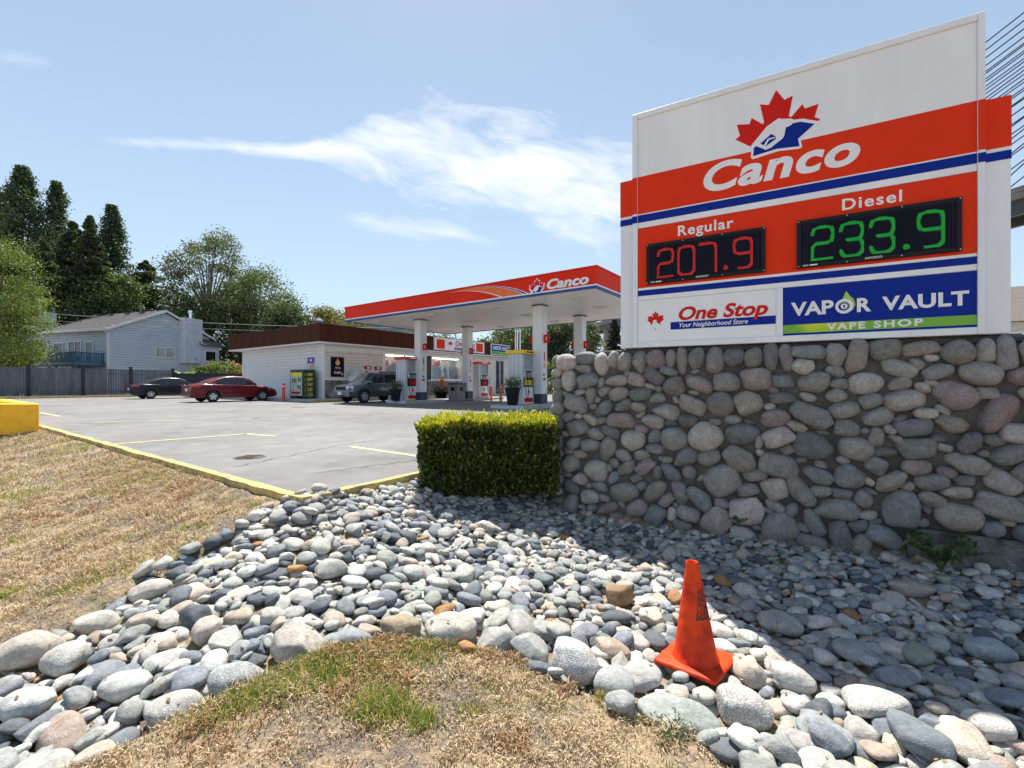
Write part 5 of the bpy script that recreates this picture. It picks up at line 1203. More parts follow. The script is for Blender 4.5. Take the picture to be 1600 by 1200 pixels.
# trash bin
X = (714 - 800) / F * 26.8; t = thing('waste_bin', 'square grey waste bin with side openings in front of the store window', 'bin', (X, 26.8, LOT), TH)
MB().box(-.36, .36, -.36, .36, 0, .98).build('body', pm('bin_grey', (.26, .245, .235), .8, .15, 6, bump=.3), t, bevel=.03); MB().box(-.38, .38, -.38, .38, .98, 1.06).build('lid', DGREY, t, bevel=.02)
MB().box(-.14, .14, -.365, -.36, .6, .82).box(-.365, -.36, -.14, .14, .6, .82).build('opening', BLK, t)
t = thing('gas_cylinder', 'red extinguisher cylinder on the planter in front of the store window', 'cylinder', ((690.5 - 800) / F * 27.9, 27.9, LOT + .3)); MB().lathe([(0, 0), (.16, 0), (.16, .85), (.1, .98), (.04, 1.02), (0, 1.02)], 14).build('tank', BOR, t, smooth=40); MB().lathe([(.161, .35), (.163, .35), (.163, .6), (.161, .6)], 14).build('label_band', LETW, t)
t = thing('menu_board', 'small grey pay terminal on a post right of the store window', 'terminal', ((729 - 800) / F * 28.2, 28.2, LOT)); MB().box(-.12, .12, -.1, .1, .9, 1.9).box(-.04, .04, -.04, .04, 0, .9).build('housing', LGREY, t)
# vent pipes
for i, px in enumerate((805.5, 808.5, 812.5)):
    t = thing('vent_pipe', 'thin pale fuel vent pipe above the yellow pump, %s of three' % ('left', 'middle', 'right')[i], 'pipe', ((px - 800) / F * 33, 33, LOT), 0, 'fuel vent pipes'); MB().lathe([(.045, 0), (.045, 4.7), (.06, 4.75), (.06, 4.9), (0, 4.92)], 8).build('pipe', CHROME, t)

# ================================================================ CARS
def loft(rings, closed=False):
    b = MB(); n = len(rings[0]); vs = [p for rg_ in rings for p in rg_]; fs = []
    for i in range(len(rings) - 1):
        for k in range(n - 1): fs.append((i * n + k, i * n + k + 1, (i + 1) * n + k + 1, (i + 1) * n + k))
    fs.append(tuple(range(n))[::-1]); fs.append(tuple(range((len(rings) - 1) * n, len(rings) * n))); b.add(vs, fs); return b
def interp(x, P):
    xs = [p[0] for p in P]; ys = [p[1] for p in P]; return float(np.interp(x, xs, ys))
def car(name, label, cat, loc, rz, p):
    t = thing(name, label, cat, loc, rz)
    L, W = p['L'], p['W'] / 2; xr, xf = -L / 2, L / 2; wr = p['wr']; xw = p['wx']; paint = p['paint']
    xs = sorted(set([round(v, 3) for v in np.arange(xr + .06, xf - .05, .045)] + [xr, xr + .02, xf - .02, xf]))
    rings = []
    arch = wr + .055
    for x in xs:
        e = min(x - xr, xf - x); wsc = 1 - p.get('taper', .16) * max(0, 1 - e / .75) ** 2.2; w = W * wsc
        zt = interp(x, p['top']); zb = interp(x, [(xr, .34), (xr + .25, .24), (xf - .3, .22), (xf, .30)]) + p.get('lift', 0)
        za = zb
        for c in xw:
            if abs(x - c) < arch: za = max(za, wr + math.sqrt(arch ** 2 - (x - c) ** 2))
        belt = min(zt - .03, interp(x, p['belt'])); za = min(za, belt - .08)
        zm = za + (belt - za) * .45
        half = [(x, 0, zb), (x, w * .74, zb), (x, w * .76, za if za > zb else zb + .01), (x, w * .97, za + .005), (x, w, zm), (x, w * .985, belt - .03), (x, w * .955, belt + .01), (x, w * .80, zt - .005), (x, w * .45, zt + .012), (x, 0, zt + .02)]
        rings.append([(a, -b, c) for a, b, c in half] + [(a, b, c) for a, b, c in half[::-1][1:]])
    lb = loft(rings); lb.build('body', paint, t, smooth=38)
    # greenhouse
    x0, x1 = p['gh']; roof = p['roof']; WB = W * .93; WR = W * p.get('roofw', .72)
    def side_y(x, z): zb_ = interp(x, p['belt']); zr = p['H']; k = (z - zb_) / (zr - zb_); e = min(1, max(0, k)); return WB + (WR - WB) * e
    gr = []
    for x in np.linspace(x0, x1, 40):
        zr = interp(x, roof); zb_ = min(interp(x, p['belt']), interp(x, p['top'])) - .03; zr = max(zr, zb_ + .01)
        ys = side_y(x, zr - .03); half = [(x, WB, zb_), (x, ys + .004, zr - .05 if zr - .05 > zb_ else zb_ + .004), (x, ys - .05, zr - .008), (x, ys * .6, zr + .008), (x, 0, zr + .015)]
        gr.append([(a, -b, c) for a, b, c in half] + [(a, b, c) for a, b, c in half[::-1][1:]])
    loft(gr).build('cabin', paint, t, smooth=38)
    # side glass
    for s in (-1, 1):
        for poly in p['wins']:
            b = MB(); n = len(poly); b.add([(x, s * (side_y(x, z) + .006), z) for x, z in poly], [tuple(range(n))]); b.build('side_window', GLASS, t)
        ln_ = MB(); xs_ = p.get('trim')
        if xs_:
            vs = []
            for x in np.linspace(xs_[0], xs_[1], 14): z = interp(x, p['belt']); vs += [(x, s * (W * .94 + .012), z + .002), (x, s * (W * .94 + .012), z + .022)]
            ln_.add(vs, [(2 * k, 2 * k + 2, 2 * k + 3, 2 * k + 1) for k in range(13)]); ln_.build('window_trim', p.get('trimmat', CHROME), t)
        for x in p['handles']: MB().box(x - .09, x + .09, s * (W + .012) - .012, s * (W + .012) + .012, p['hz'], p['hz'] + .03).build('door_handle', p.get('handlemat', paint), t, bevel=.006)
        for x in p['seams']:
            z1 = interp(x, p['belt']) - .03; MB().box(x - .006, x + .006, s * (W * .985) - .012, s * (W * .985) + .014, .42 + p.get('lift', 0), z1).build('door_seam', BLK, t)
        mx_, mz_ = p['mirror']; MB().box(mx_ - .08, mx_ + .08, s * (WB + .12) - .09, s * (WB + .12) + .09, mz_, mz_ + .13).build('mirror', paint, t, bevel=.03, seg=2, smooth=60)
        for (pts, mat, nm) in p['lamps']:
            b = MB(); e_ = [(x, s * (yf * W), z) for x, yf, z in pts]; b.add(e_, [tuple(range(len(pts)))]); b.build(nm, mat, t)
    for nm, q, mat in p['glassq']:
        b = MB(); b.add(q, [(0, 1, 2, 3)]); b.build(nm, mat, t)
    for nm, bx_, mat in p['boxes']: MB().box(*bx_).build(nm, mat, t, bevel=.008)
    TY = RUBBER; RM = pm('alloy', (.55, .56, .58), .3, .1, metal=.8)
    for c in xw:
        for s in (-1, 1):
            wh = MB().lathe([(wr * .62, -.10), (wr * .9, -.10), (wr * .98, -.075), (wr, -.04), (wr, .04), (wr * .98, .075), (wr * .9, .10), (wr * .62, .10)], 26, axis='y'); o = wh.build('wheel', TY, t, smooth=50); o.location = (c, s * (W - .10), wr)
            rm = MB(); o2 = s
            rm.lathe([(wr * .66, .085 * o2), (wr * .60, .10 * o2), (wr * .56, .07 * o2), (wr * .55, .0)], 22, axis='y')
            ns = p.get('spokes', 5)
            for k in range(ns):
                a = 2 * math.pi * k / ns + .3; d_ = Vector((math.cos(a), 0, math.sin(a))); e_ = Vector((-math.sin(a), 0, math.cos(a)))
                for sp in ((-.05, .012), (.012, .05)) if ns < 6 else ((-.04, .04),):
                    q0, q1 = sp; P_ = [d_ * wr * .08 + e_ * q0 * .7, d_ * wr * .60 + e_ * q0 * 1.5, d_ * wr * .60 + e_ * q1 * 1.5, d_ * wr * .08 + e_ * q1 * .7]
                    rm.add([(v.x, .088 * o2, v.z) for v in P_] + [(v.x, .05 * o2, v.z) for v in P_], [(0, 1, 2, 3), (0, 4, 5, 1), (2, 6, 7, 3)])
            rm.lathe([(0, .10 * o2), (wr * .14, .095 * o2), (wr * .16, .06 * o2)], 12, axis='y'); rm.build('rim', RM, o, smooth=40)
            MB().lathe([(0, .035 * o2), (wr * .6, .03 * o2)], 16, axis='y').build('brake_disc', DGREY, o)
    return t
TAIL = pm('tail_red', (.45, .012, .012), .15, .3, 6, coat=.5); HEAD = pm('head_lens', (.55, .57, .60), .1, .2, 5, coat=.6); AMB = pm('amber_lens', (.8, .25, .03), .2, .1)
PLATE = pm('plate_white', (.68, .70, .74), .4, .1, 20)
def sedan(paint, H=1.45, L=4.5):
    h = L / 2
    return dict(L=L, W=1.78, H=H, wr=.315, wx=(-h + .98, h - .90), paint=paint, taper=.18,
        top=[(-h, .78), (-h + .06, .90), (-h + .5, 1.02), (-h + .9, 1.02), (0, .98), (h - 1.35, .97), (h - .6, .86), (h - .15, .70), (h, .55)],
        belt=[(-h, .80), (-h + .6, .96), (-.4, .935), (h - 1.4, .90), (h - .5, .78), (h, .6)],
        gh=(-h + .55, h - 1.18), roof=[(-h + .55, .98), (-h + 1.25, 1.30), (-h + 1.7, H - .03), (-.15, H), (.35, H - .03), (.75, 1.28), (h - 1.18, .94)], roofw=.70,
        wins=[[(-1.20, 1.02), (-.18, .985), (-.18, 1.36), (-.55, 1.37), (-.95, 1.27)], [(-.12, .985), (.95, .965), (.62, 1.20), (.28, 1.345), (-.12, 1.37)]],
        trim=(-1.3, 1.05), handles=(-.45, .55), hz=.84, seams=(-.15, .98, -1.0), mirror=(.82, .96),
        lamps=[([(-h + .0, .78, .74), (-h + .03, .80, .92), (-h + .42, 1.004, .93), (-h + .30, 1.004, .78)], TAIL, 'tail_light'), ([(h - .04, .76, .60), (h - .12, .80, .72), (h - .62, 1.0, .80), (h - .5, 1.0, .66)], HEAD, 'headlight')],
        glassq=[('rear_window', [(-h + .66, -.62, 1.045), (-h + .66, .62, 1.045), (-h + 1.52, .50, 1.385), (-h + 1.52, -.50, 1.385)], GLASS), ('windshield', [(h - 1.28, -.66, 1.0), (h - 1.28, .66, 1.0), (.46, .52, 1.375), (.46, -.52, 1.375)], GLASS)],
        boxes=[('licence_plate', (-h - .012, -h + .0, -.15, .15, .60, .76), PLATE), ('rear_bumper', (-h - .03, -h + .2, -.74, .74, .36, .52), paint), ('grille', (h - .02, h + .01, -.4, .4, .45, .58), BLK)])
def yawv(sign=1): return math.atan2(Vd[1] * sign, Vd[0] * sign)
def carpos(wheel_x, wheel_y, lx, ly, yaw):   # world centre such that local (lx,ly) sits at the given point
    c, s = math.cos(yaw), math.sin(yaw); return (wheel_x - (lx * c - ly * s), wheel_y - (lx * s + ly * c), LOT)
REDP = pm('paint_dark_red', (.12, .003, .008), .35, .08, 2, coat=.35, spec=.25); NAVY = pm('paint_black_navy', (.007, .008, .016), .35, .1, 2, coat=.35, spec=.25)
p = sedan(REDP); yw = yawv(1)
car('sedan_car', 'dark red four-door sedan parked nose-in towards the white store wall', 'car', carpos(-16.35, 24.9, p['wx'][0], -.85, yw), yw, p)
p = sedan(NAVY, 1.45, 4.6)
car('sedan_car', 'black four-door sedan parked by the grey fence behind the red car', 'car', carpos(-24.2, 30.5, p['wx'][0], -.85, yw), yw, p)
SILV = pm('paint_silver', (.11, .13, .16), .28, .06, 2, metal=.5, coat=.8); h = 2.05
DKC = pm('cladding_grey', (.05, .055, .065), .6, .1)
suv = dict(L=4.1, W=1.70, H=1.64, wr=.345, wx=(-h + .80, h - .87), paint=SILV, taper=.12, lift=.12,
    top=[(-h, 1.02), (-h + .05, 1.04), (-1, 1.04), (h - 1.15, 1.04), (h - .5, .98), (h - .12, .88), (h, .66)], belt=[(-h, 1.0), (h - 1.1, .99), (h - .4, .9), (h, .68)],
    gh=(-h + .02, h - .98), roof=[(-h + .02, 1.08), (-h + .14, 1.56), (-h + .35, 1.63), (.1, 1.64), (.35, 1.60), (h - .98, 1.02)], roofw=.80,
    wins=[[(-1.85, 1.06), (-1.0, 1.06), (-1.0, 1.52), (-1.75, 1.52)], [(-.93, 1.06), (-.15, 1.06), (-.15, 1.53), (-.93, 1.53)], [(-.08, 1.06), (.92, 1.06), (.42, 1.53), (-.08, 1.54)]],
    trim=None, handles=(-.75, .15), handlemat=BLK, hz=.93, seams=(-.12, .93, -.98), mirror=(.85, 1.04), spokes=5,
    lamps=[([(h + .012, .50, .74), (h - .03, .50, .90), (h - .20, .955, .90), (h - .16, .965, .74)], HEAD, 'headlight'), ([(h + .0, .70, .60), (h + .0, .70, .69), (h - .14, .985, .69), (h - .12, .985, .60)], AMB, 'turn_signal'), ([(-h - .01, .80, .9), (-h - .01, .95, .9), (-h - .01, .95, 1.2), (-h - .01, .80, 1.2)], TAIL, 'tail_light')],
    glassq=[('windshield', [(h - 1.06, -.68, 1.075), (h - 1.06, .68, 1.075), (.42, .62, 1.585), (.42, -.62, 1.585)], glass_mat('windshield_glass', (.06, .07, .07), .08)), ('rear_window', [(-h + .02, -.6, 1.15), (-h + .02, .6, 1.15), (-h + .12, .56, 1.5), (-h + .12, -.56, 1.5)], GLASS)],
    boxes=[('front_bumper', (h - .18, h + .07, -.83, .83, .36, .60), SILV), ('grille', (h - .03, h + .03, -.40, .40, .70, .86), BLK), ('licence_plate', (h + .07, h + .085, -.15, .15, .44, .60), PLATE), ('side_cladding', (-1.0, .85, -.862, -.80, .36, .62), DKC), ('side_cladding', (-1.0, .85, .80, .862, .36, .62), DKC), ('roof_rack', (-1.5, .1, -.62, -.58, 1.65, 1.69), BLK), ('roof_rack', (-1.5, .1, .58, .62, 1.65, 1.69), BLK), ('lower_grille', (h + .02, h + .074, -.5, .5, .38, .43), BLK)])
yw = yawv(-1)
car('suv_car', 'silver compact four-wheel-drive car facing out of the station beside the left pump', 'car', carpos(-7.75, 23.9, suv['wx'][1], .8, yw), yw, suv)

# ================================================================ FENCE
FG = pm('fence_grey', (.12, .135, .16), .85, .25, 3, stretch=(1, 1, .15), bump=.2, bscale=20); FD = pm('fence_post_dark', (.028, .032, .042), .8, .2)
fx0, fy0 = -34.9, 31.0
FN = thing('board_fence', 'tall grey board fence with dark posts behind the parked cars', 'fence', (fx0, fy0, .72), TH)
rg = random.Random(3); LB = 2.85; posts = [(-3 + i) * LB + 1.35 for i in range(7)]
for i, x in enumerate(posts):
    MB().box(x - .09, x + .09, -.10, .08, 0, 2.2 if i % 2 else 2.12).build('post', FD, FN)
    MB().box(x - .11, x + .11, -.12, .10, 2.2 if i % 2 else 2.12, 2.26 if i % 2 else 2.18).build('post_cap', FD, FN)
    if i < len(posts) - 1:
        n = 18; w = (LB - .18) / n; b = MB(); 
        for k in range(n):
            a = x + .09 + k * w; g = .007 if rg.random() < .8 else .02; j = rg.uniform(-.012, .012); b.box(a + g, a + w - g, -.02 + j, .01 + j, .03, 1.98)
        setp(b.build('fence_boards', FG, FN), kind='stuff')
        for q in ((-.045, .035, 1.98, 2.05), (.02, .06, .3, .4), (.02, .06, 1.6, 1.7)): MB().box(x + .09, x + LB - .09, *q).build('rail', FG, FN)
F2 = thing('low_fence', 'lower dark board fence between the tall fence and the store', 'fence', (fx0 + Vd[0] * (posts[-1] + .2), fy0 + Vd[1] * (posts[-1] + .2), .72), R(10))
b = MB()
for k in range(110): b.box(k * .15, k * .15 + .14, -.01, .02, 0, 1.72)
setp(b.build('fence_boards', FD, F2), kind='stuff'); MB().box(0, 16.5, -.04, .05, 1.72, 1.80).build('rail', FD, F2)
for k in range(6): MB().box(k * 3.2 - .08, k * 3.2 + .08, -.1, .08, 0, 1.9).build('post', FD, F2)

# ================================================================ HOUSE
HC = (-39.9, 45.0); hth = math.atan2(.953, .303)       # local x = gable wall going away-right (e2), y = long side going left (e1)
HS = thing('blue_house', 'two-storey pale blue sided house with grey roof, chimneys and a blue balcony', 'house', (*HC, .6), hth)
SIDE = pm('blue_siding', (.45, .53, .62), .6, .05, 1); SHING = pm('roof_shingle', (.115, .105, .105), .9, .25, 14, bump=.3); WT = pm('house_trim', (.62, .66, .70), .5, .05)
GW, HLn, EV, AP_ = 10.6, 13.0, 6.5, 8.9
b = MB(); b.add([(0, 0, 0), (GW, 0, 0), (GW, 0, EV), (GW / 2, 0, AP_), (0, 0, EV), (0, HLn, 0), (GW, HLn, 0), (GW, HLn, EV), (GW / 2, HLn, AP_), (0, HLn, EV)], [(0, 1, 2, 3, 4), (5, 9, 8, 7, 6), (0, 4, 9, 5), (1, 6, 7, 2)]); b.build('walls', SIDE, HS)
sd = MB(); nS = 36
for k in range(nS):
    z0 = k * .25; z1 = z0 + .25; 
    def hw(z): return 0 if z <= EV else (z - EV) / (AP_ - EV) * GW / 2
    if z1 > AP_: break
    a, c = hw(z1), GW - hw(z1); sd.add([(a, -.09, z0), (c, -.09, z0), (c, -.06, z1 - .05), (a, -.06, z1 - .05), (a, 0, z0), (c, 0, z0)], [(0, 1, 2, 3), (4, 5, 1, 0)])
    if z1 <= EV: sd.add([(-.09, 0, z0), (-.09, HLn, z0), (-.06, HLn, z1 - .05), (-.06, 0, z1 - .05), (0, 0, z0), (0, HLn, z0)], [(3, 2, 1, 0), (0, 1, 5, 4)])
setp(sd.build('siding_boards', SIDE, HS, recalc=False), kind='stuff')
def roofslab(pts, th=.16):
    n = len(pts); return MB().add([p for p in pts] + [(p[0], p[1], p[2] - th) for p in pts], [tuple(range(n)), tuple(range(2 * n - 1, n - 1, -1))] + [(i, i + n, (i + 1) % n + n, (i + 1) % n) for i in range(n)])
ov = .55; sl = (AP_ - EV) / (GW / 2)
rf = roofslab([(-ov, -.45, EV - ov * sl + .18), (GW / 2, -.45, AP_ + .18), (GW / 2, HLn - 2.5, AP_ + .18), (-ov, HLn + .5, EV - ov * sl + .18)]); rf2 = roofslab([(GW / 2 + .001, -.45, AP_ + .18), (GW + ov, -.45, EV - ov * sl + .18), (GW + ov, HLn + .5, EV - ov * sl + .18), (GW / 2 + .001, HLn - 2.5, AP_ + .18)])
hip = roofslab([(-ov, HLn + .5, EV - ov * sl + .18), (GW / 2, HLn - 2.5, AP_ + .181), (GW + ov, HLn + .5, EV - ov * sl + .18)])
rf.add(rf2.v, rf2.f); rf.add(hip.v, hip.f); RF = rf.build('roof', SHING, HS)
# visible shingle courses as thin strips
sc_ = MB()
for k in range(1, 18):
    t = k / 18; x = -ov + (GW / 2 + ov) * t; z = EV - ov * sl + .18 + (AP_ - EV + ov * sl) * t; sc_.box(x, x + .05, -.45, HLn + .3 - 2.8 * t, z + .0, z + .03)
setp(sc_.build('shingle_courses', SHING, HS), kind='stuff')
bar = MB(); bar.add([(-ov, -.50, EV - ov * sl - .05), (GW / 2, -.50, AP_ - .02), (GW / 2, -.50, AP_ + .2), (-ov, -.50, EV - ov * sl + .2), (-ov, -.44, EV - ov * sl - .05), (GW / 2, -.44, AP_ - .02), (GW / 2, -.44, AP_ + .2), (-ov, -.44, EV - ov * sl + .2)], [(0, 1, 2, 3), (4, 7, 6, 5), (3, 2, 6, 7), (0, 4, 5, 1)])
bar.add([(GW + ov, -.50, EV - ov * sl - .05), (GW / 2, -.50, AP_ - .02), (GW / 2, -.50, AP_ + .2), (GW + ov, -.50, EV - ov * sl + .2), (GW + ov, -.44, EV - ov * sl - .05), (GW / 2, -.44, AP_ - .02), (GW / 2, -.44, AP_ + .2), (GW + ov, -.44, EV - ov * sl + .2)], [(0, 3, 2, 1), (4, 5, 6, 7), (3, 7, 6, 2), (0, 1, 5, 4)])
bar.box(-ov - .1, -ov + .0, -.45, HLn + .5, EV - ov * sl - .02, EV - ov * sl + .14); bar.build('barge_boards', WT, HS)
MB().box(-.06, .10, -.06, .1, 0, EV).box(-.1, 0.0, .0, .12, 0, EV).build('corner_trim', WT, HS)
MB().tube([(-.5, -.3, 6.15), (-.14, -.12, 5.9), (-.14, -.12, 0)], .06, 6).build('downpipe', WT, HS)
def hwin(x0, x1, z0, z1, side=False, muls=()):
    f = MB(); g = []
    def bx(a, c, d, e, z_0, z_1, m): (m.box(a, c, -e, -d, z_0, z_1) if not side else m.box(-e, -d, a, c, z_0, z_1)); return m
    bx(x0, x1, .06, .16, z0, z0 + .1, f); bx(x0, x1, .06, .16, z1 - .1, z1, f); bx(x0, x0 + .1, .06, .16, z0 + .1, z1 - .1, f); bx(x1 - .1, x1, .06, .16, z0 + .1, z1 - .1, f)
    for m in muls: bx(m - .05, m + .05, .06, .155, z0 + .1, z1 - .1, f)
    fo = f.build('window', WT, HS); e = [x0 + .1, *muls, x1 - .1]
    for a, c in zip(e[:-1], e[1:]): bx(a, c, .10, .12, z0 + .1, z1 - .1, MB()).build('pane', hg, fo)
hg = pm('house_glass', (.30, .33, .35), .15, .3, 1.5)
hwin(4.3, 6.4, 3.85, 5.1, muls=(5.35,)); hg = GLASS
hwin(2.0, 3.2, 3.2, 5.3, True); hwin(3.8, 5.8, 3.2, 5.4, True, (4.8,)); hwin(6.6, 8.1, 4.2, 5.3, True); hwin(9.6, 11.3, 4.0, 5.3, True, (10.4,)); hwin(7.0, 8.2, .9, 2.2, True)
# chimney chases
c1 = MB().box(7.0, 9.1, -.75, -.1, 3.4, 8.4).build('chimney', SIDE, HS); MB().box(6.93, 9.17, -.80, -.02, 8.4, 8.52).box(6.95, 7.05, -.78, -.03, 3.4, 8.4).box(9.05, 9.15, -.78, -.03, 3.4, 8.4).build('chimney_trim', WT, c1); MB().lathe([(.18, 8.5), (.18, 9.2), (.26, 9.22), (.26, 9.45), (0, 9.5)], 12, c=(8, -.4, 0)).build('flue', CHROME, c1)
c2 = MB().box(-.0, 1.5, HLn - 2.2, HLn - .2, 5, 8.6).build('chimney', SIDE, HS); MB().box(-.05, 1.55, HLn - 2.25, HLn - .15, 8.6, 8.72).build('chimney_trim', WT, c2); MB().lathe([(.18, 8.7), (.18, 9.9), (.26, 9.95), (.26, 10.15), (0, 10.2)], 12, c=(.7, HLn - 1.1, 0)).build('flue', CHROME, c2)
for y in (2.0, 4.3, 7.0, 9.0): MB().box(4.3, 4.7, y, y + .35, 8.75, 8.98).build('roof_vent', DGREY, RF)
# right wing
MB().box(GW - 1.6, GW + .6, -.9, -.05, 0, 5.6).build('bay', SIDE, HS); roofslab([(GW - 1.8, -1.2, 5.6), (GW + .9, -1.2, 5.6), (GW + .9, 0, 6.4), (GW - 1.8, 0, 6.4)]).build('bay_roof', SHING, HS)
MB().box(GW - 1.3, GW + .2, -.96, -.9, 3.6, 5.0).build('window', WT, HS); MB().box(GW - 1.15, GW + .05, -.98, -.96, 3.75, 4.85).build('pane', GLASS, HS)
# balcony
BLB = pm('balcony_blue', (.03, .085, .17), .6, .15); dk = MB().box(-2.6, -.04, .3, HLn - 1.5, 2.75, 2.95).build('balcony', BLB, HS)
rl = MB().box(-2.6, -2.5, .3, HLn - 1.5, 3.95, 4.05).box(-2.6, -2.5, .3, HLn - 1.5, 3.0, 3.1).box(-2.6, -.04, .3, .4, 3.95, 4.05).box(-2.6, -.04, .3, .4, 3.0, 3.1).build('railing', BLB, dk)
pk = MB(); 
for k in range(54): y = .35 + k * .208; pk.box(-2.57, -2.53, y, y + .13, 3.05, 3.95)
for k in range(12): x = -2.5 + k * .2; pk.box(x, x + .13, .33, .37, 3.05, 3.95)
setp(pk.build('railing_pickets', BLB, dk), kind='stuff')
for y in (.5, 4.2, 7.8, HLn - 1.7): MB().box(-2.55, -2.35, y - .1, y + .1, 0, 2.75).build('balcony_post', BLB, dk)
cv = MB()
for y0, y1 in ((1.0, 3.0), (3.4, 6.0)):
    n = 10
    for k in range(n): a = y0 + (y1 - y0) * k / n; c = y0 + (y1 - y0) * (k + 1) / n; o = .06 * (k % 2); cv.add([(-2.7 - o, a, .2), (-2.7 - .06 + o, c, .2), (-2.45 - .03 + o, c, 2.7), (-2.45 - o * .5, a, 2.7)], [(0, 1, 2, 3)])
cv.build('hanging_tarpaulin', pm('tarp_white', (.50, .50, .52), .7, .3, 3), HS)
for k in range(3): MB().add([(-2.6, 7 + k * .7, .0), (-2.6, 7.2 + k * .7, .0), (-1.8, 8.0 + k * .7, 2.6), (-1.8, 7.8 + k * .7, 2.6)], [(0, 1, 2, 3)]).build('leaning_board', pm('plank_tan', (.36, .24, .12), .8), HS)

# ================================================================ FAR BUILDINGS, BRIDGE, WIRES
t = thing('office_block', 'distant grey-blue building behind the store roof and canopy', 'building', (-27, 86, .5), TH)
MB().box(-6, 6, -6, 6, 0, 12.2).build('walls', pm('office_wall', (.16, .20, .26), .5, .1), t); MB().box(-6.3, 6.3, -6.3, 6.3, 12.2, 12.7).build('roof', DGREY, t)
for k in range(10):
    for z in (3, 6, 9): MB().box(-5.6 + k * 1.15, -4.7 + k * 1.15, -6.03, -6.0, z, z + 1.7).build('window', pm('office_glass', (.05, .09, .14), .1), t)
t = thing('grey_house', 'pale house with shingled gable roof at the right edge behind the sign', 'house', (74, 58, .0), R(-28))
MB().box(-9, 9, 0, 10, 0, 10.0).build('walls', pm('pale_wall', (.50, .50, .50), .7), t); MB().add([(-10, -.8, 10.0), (10, -.8, 10.0), (10, 5, 15.5), (-10, 5, 15.5), (-10, 10.8, 10.0), (10, 10.8, 10.0)], [(0, 1, 2, 3), (3, 2, 5, 4), (0, 3, 4), (1, 5, 2)]).build('roof', pm('brown_shingle', (.22, .19, .16), .9, .2, 4), t)
for k in range(4): o = MB().box(-8.2 + k * 4.3, -6.2 + k * 4.3, -.08, 0, 6.4, 8.6).build('window', TRIM, t); MB().box(-8.0 + k * 4.3, -6.4 + k * 4.3, -.1, -.08, 6.6, 8.4).build('pane', GLASS, o)
MB().box(-9, 9, -1.6, -.1, 2.9, 3.1).box(-9, 9, -1.6, -1.55, 3.1, 4.0).build('balcony', TRIM, t)
BC = pm('bridge_concrete', (.17, .175, .18), .8, .15, .3); BS = pm('bridge_steel', (.035, .05, .07), .6, .1)
D0 = Vector((129.8, 117, 0)); D1 = Vector((74.9, 355, 0)); ddir = (D1 - D0).normalized(); bth = math.atan2(ddir.y, ddir.x)
BR = thing('cable_stayed_bridge', 'high cable-stayed bridge crossing behind the sign at the right', 'bridge', (D0.x, D0.y, 0), bth)
zd = 47.0; MB().box(-140, 620, -7, 7, zd, zd + 1.6).box(-140, 620, -7.3, -6.6, zd + 1.6, zd + 2.8).box(-140, 620, 6.6, 7.3, zd + 1.6, zd + 2.8).build('deck', BC, BR)
g = MB().box(-140, 620, -6, -4.5, zd - 3.6, zd).box(-140, 620, 4.5, 6, zd - 3.6, zd)
for k in range(95): g.box(-140 + k * 8, -139.2 + k * 8, -4.5, 4.5, zd - 1.8, zd)
g.build('girders', BS, BR)
TW = thing_x = None
xt = -22; tw = MB()
for s in (-1, 1): tw.tube([(xt, s * 11, 0), (xt, s * 8.5, zd), (xt, s * 5, 99)], 2.2, 8, r1=1.5)
tw.box(xt - 1.5, xt + 1.5, -9, 9, zd - 5, zd - 2.6).box(xt - 1.2, xt + 1.2, -6, 6, 80, 82); tw.build('tower', BC, BR)
cb = []
for s in (-1, 1):
    for k in range(17):
        for d in (1, -1):
            xa = xt + d * (14 + k * 11.5)
            if d < 0 and k > 10: continue
            cb.append(MB().tube([(xt, s * 5.2, 97 - (16 - k) * 1.9), (xa, s * 6.8, zd + 2)], .16, 5))
for c in cb: c.build('stay_cable', BS, BR)
for xp in (120, 240, 360, 480): MB().box(xp - 2, xp + 2, -5, 5, -1, zd - 2.4).build('pier', BC, BR)
# wires
def wire(P, Q, sag, r_, label):
    n = 24; pts = [(P[0] + (Q[0] - P[0]) * t, P[1] + (Q[1] - P[1]) * t, P[2] + (Q[2] - P[2]) * t - sag * 4 * t * (1 - t)) for t in [i / n for i in range(n + 1)]]
    o = MB().tube(pts, r_, 5).build('utility_wire', pm('wire_grey', (.30, .32, .34), .5), None); setp(o, label, 'wire', 'utility wires crossing in front of the trees')
def P3(px, py, Y): return ((px - 800) / F * Y, Y, EYE + (600 - py) / F * Y)
wire(P3(-60, 480, 38), P3(700, 512, 56), .55, .028, 'upper overhead wire passing across the blue house roof')
wire(P3(-60, 492, 38), P3(700, 520, 56), .50, .018, 'lower overhead wire passing across the blue house roof')
wire(P3(-20, 300, 60), P3(-10, 300, 60), 0, .01, 'x') if False else None
wire(P3(220, 524, 48), P3(420, 527, 50), .1, .014, 'thin low wire between the blue house and the store')

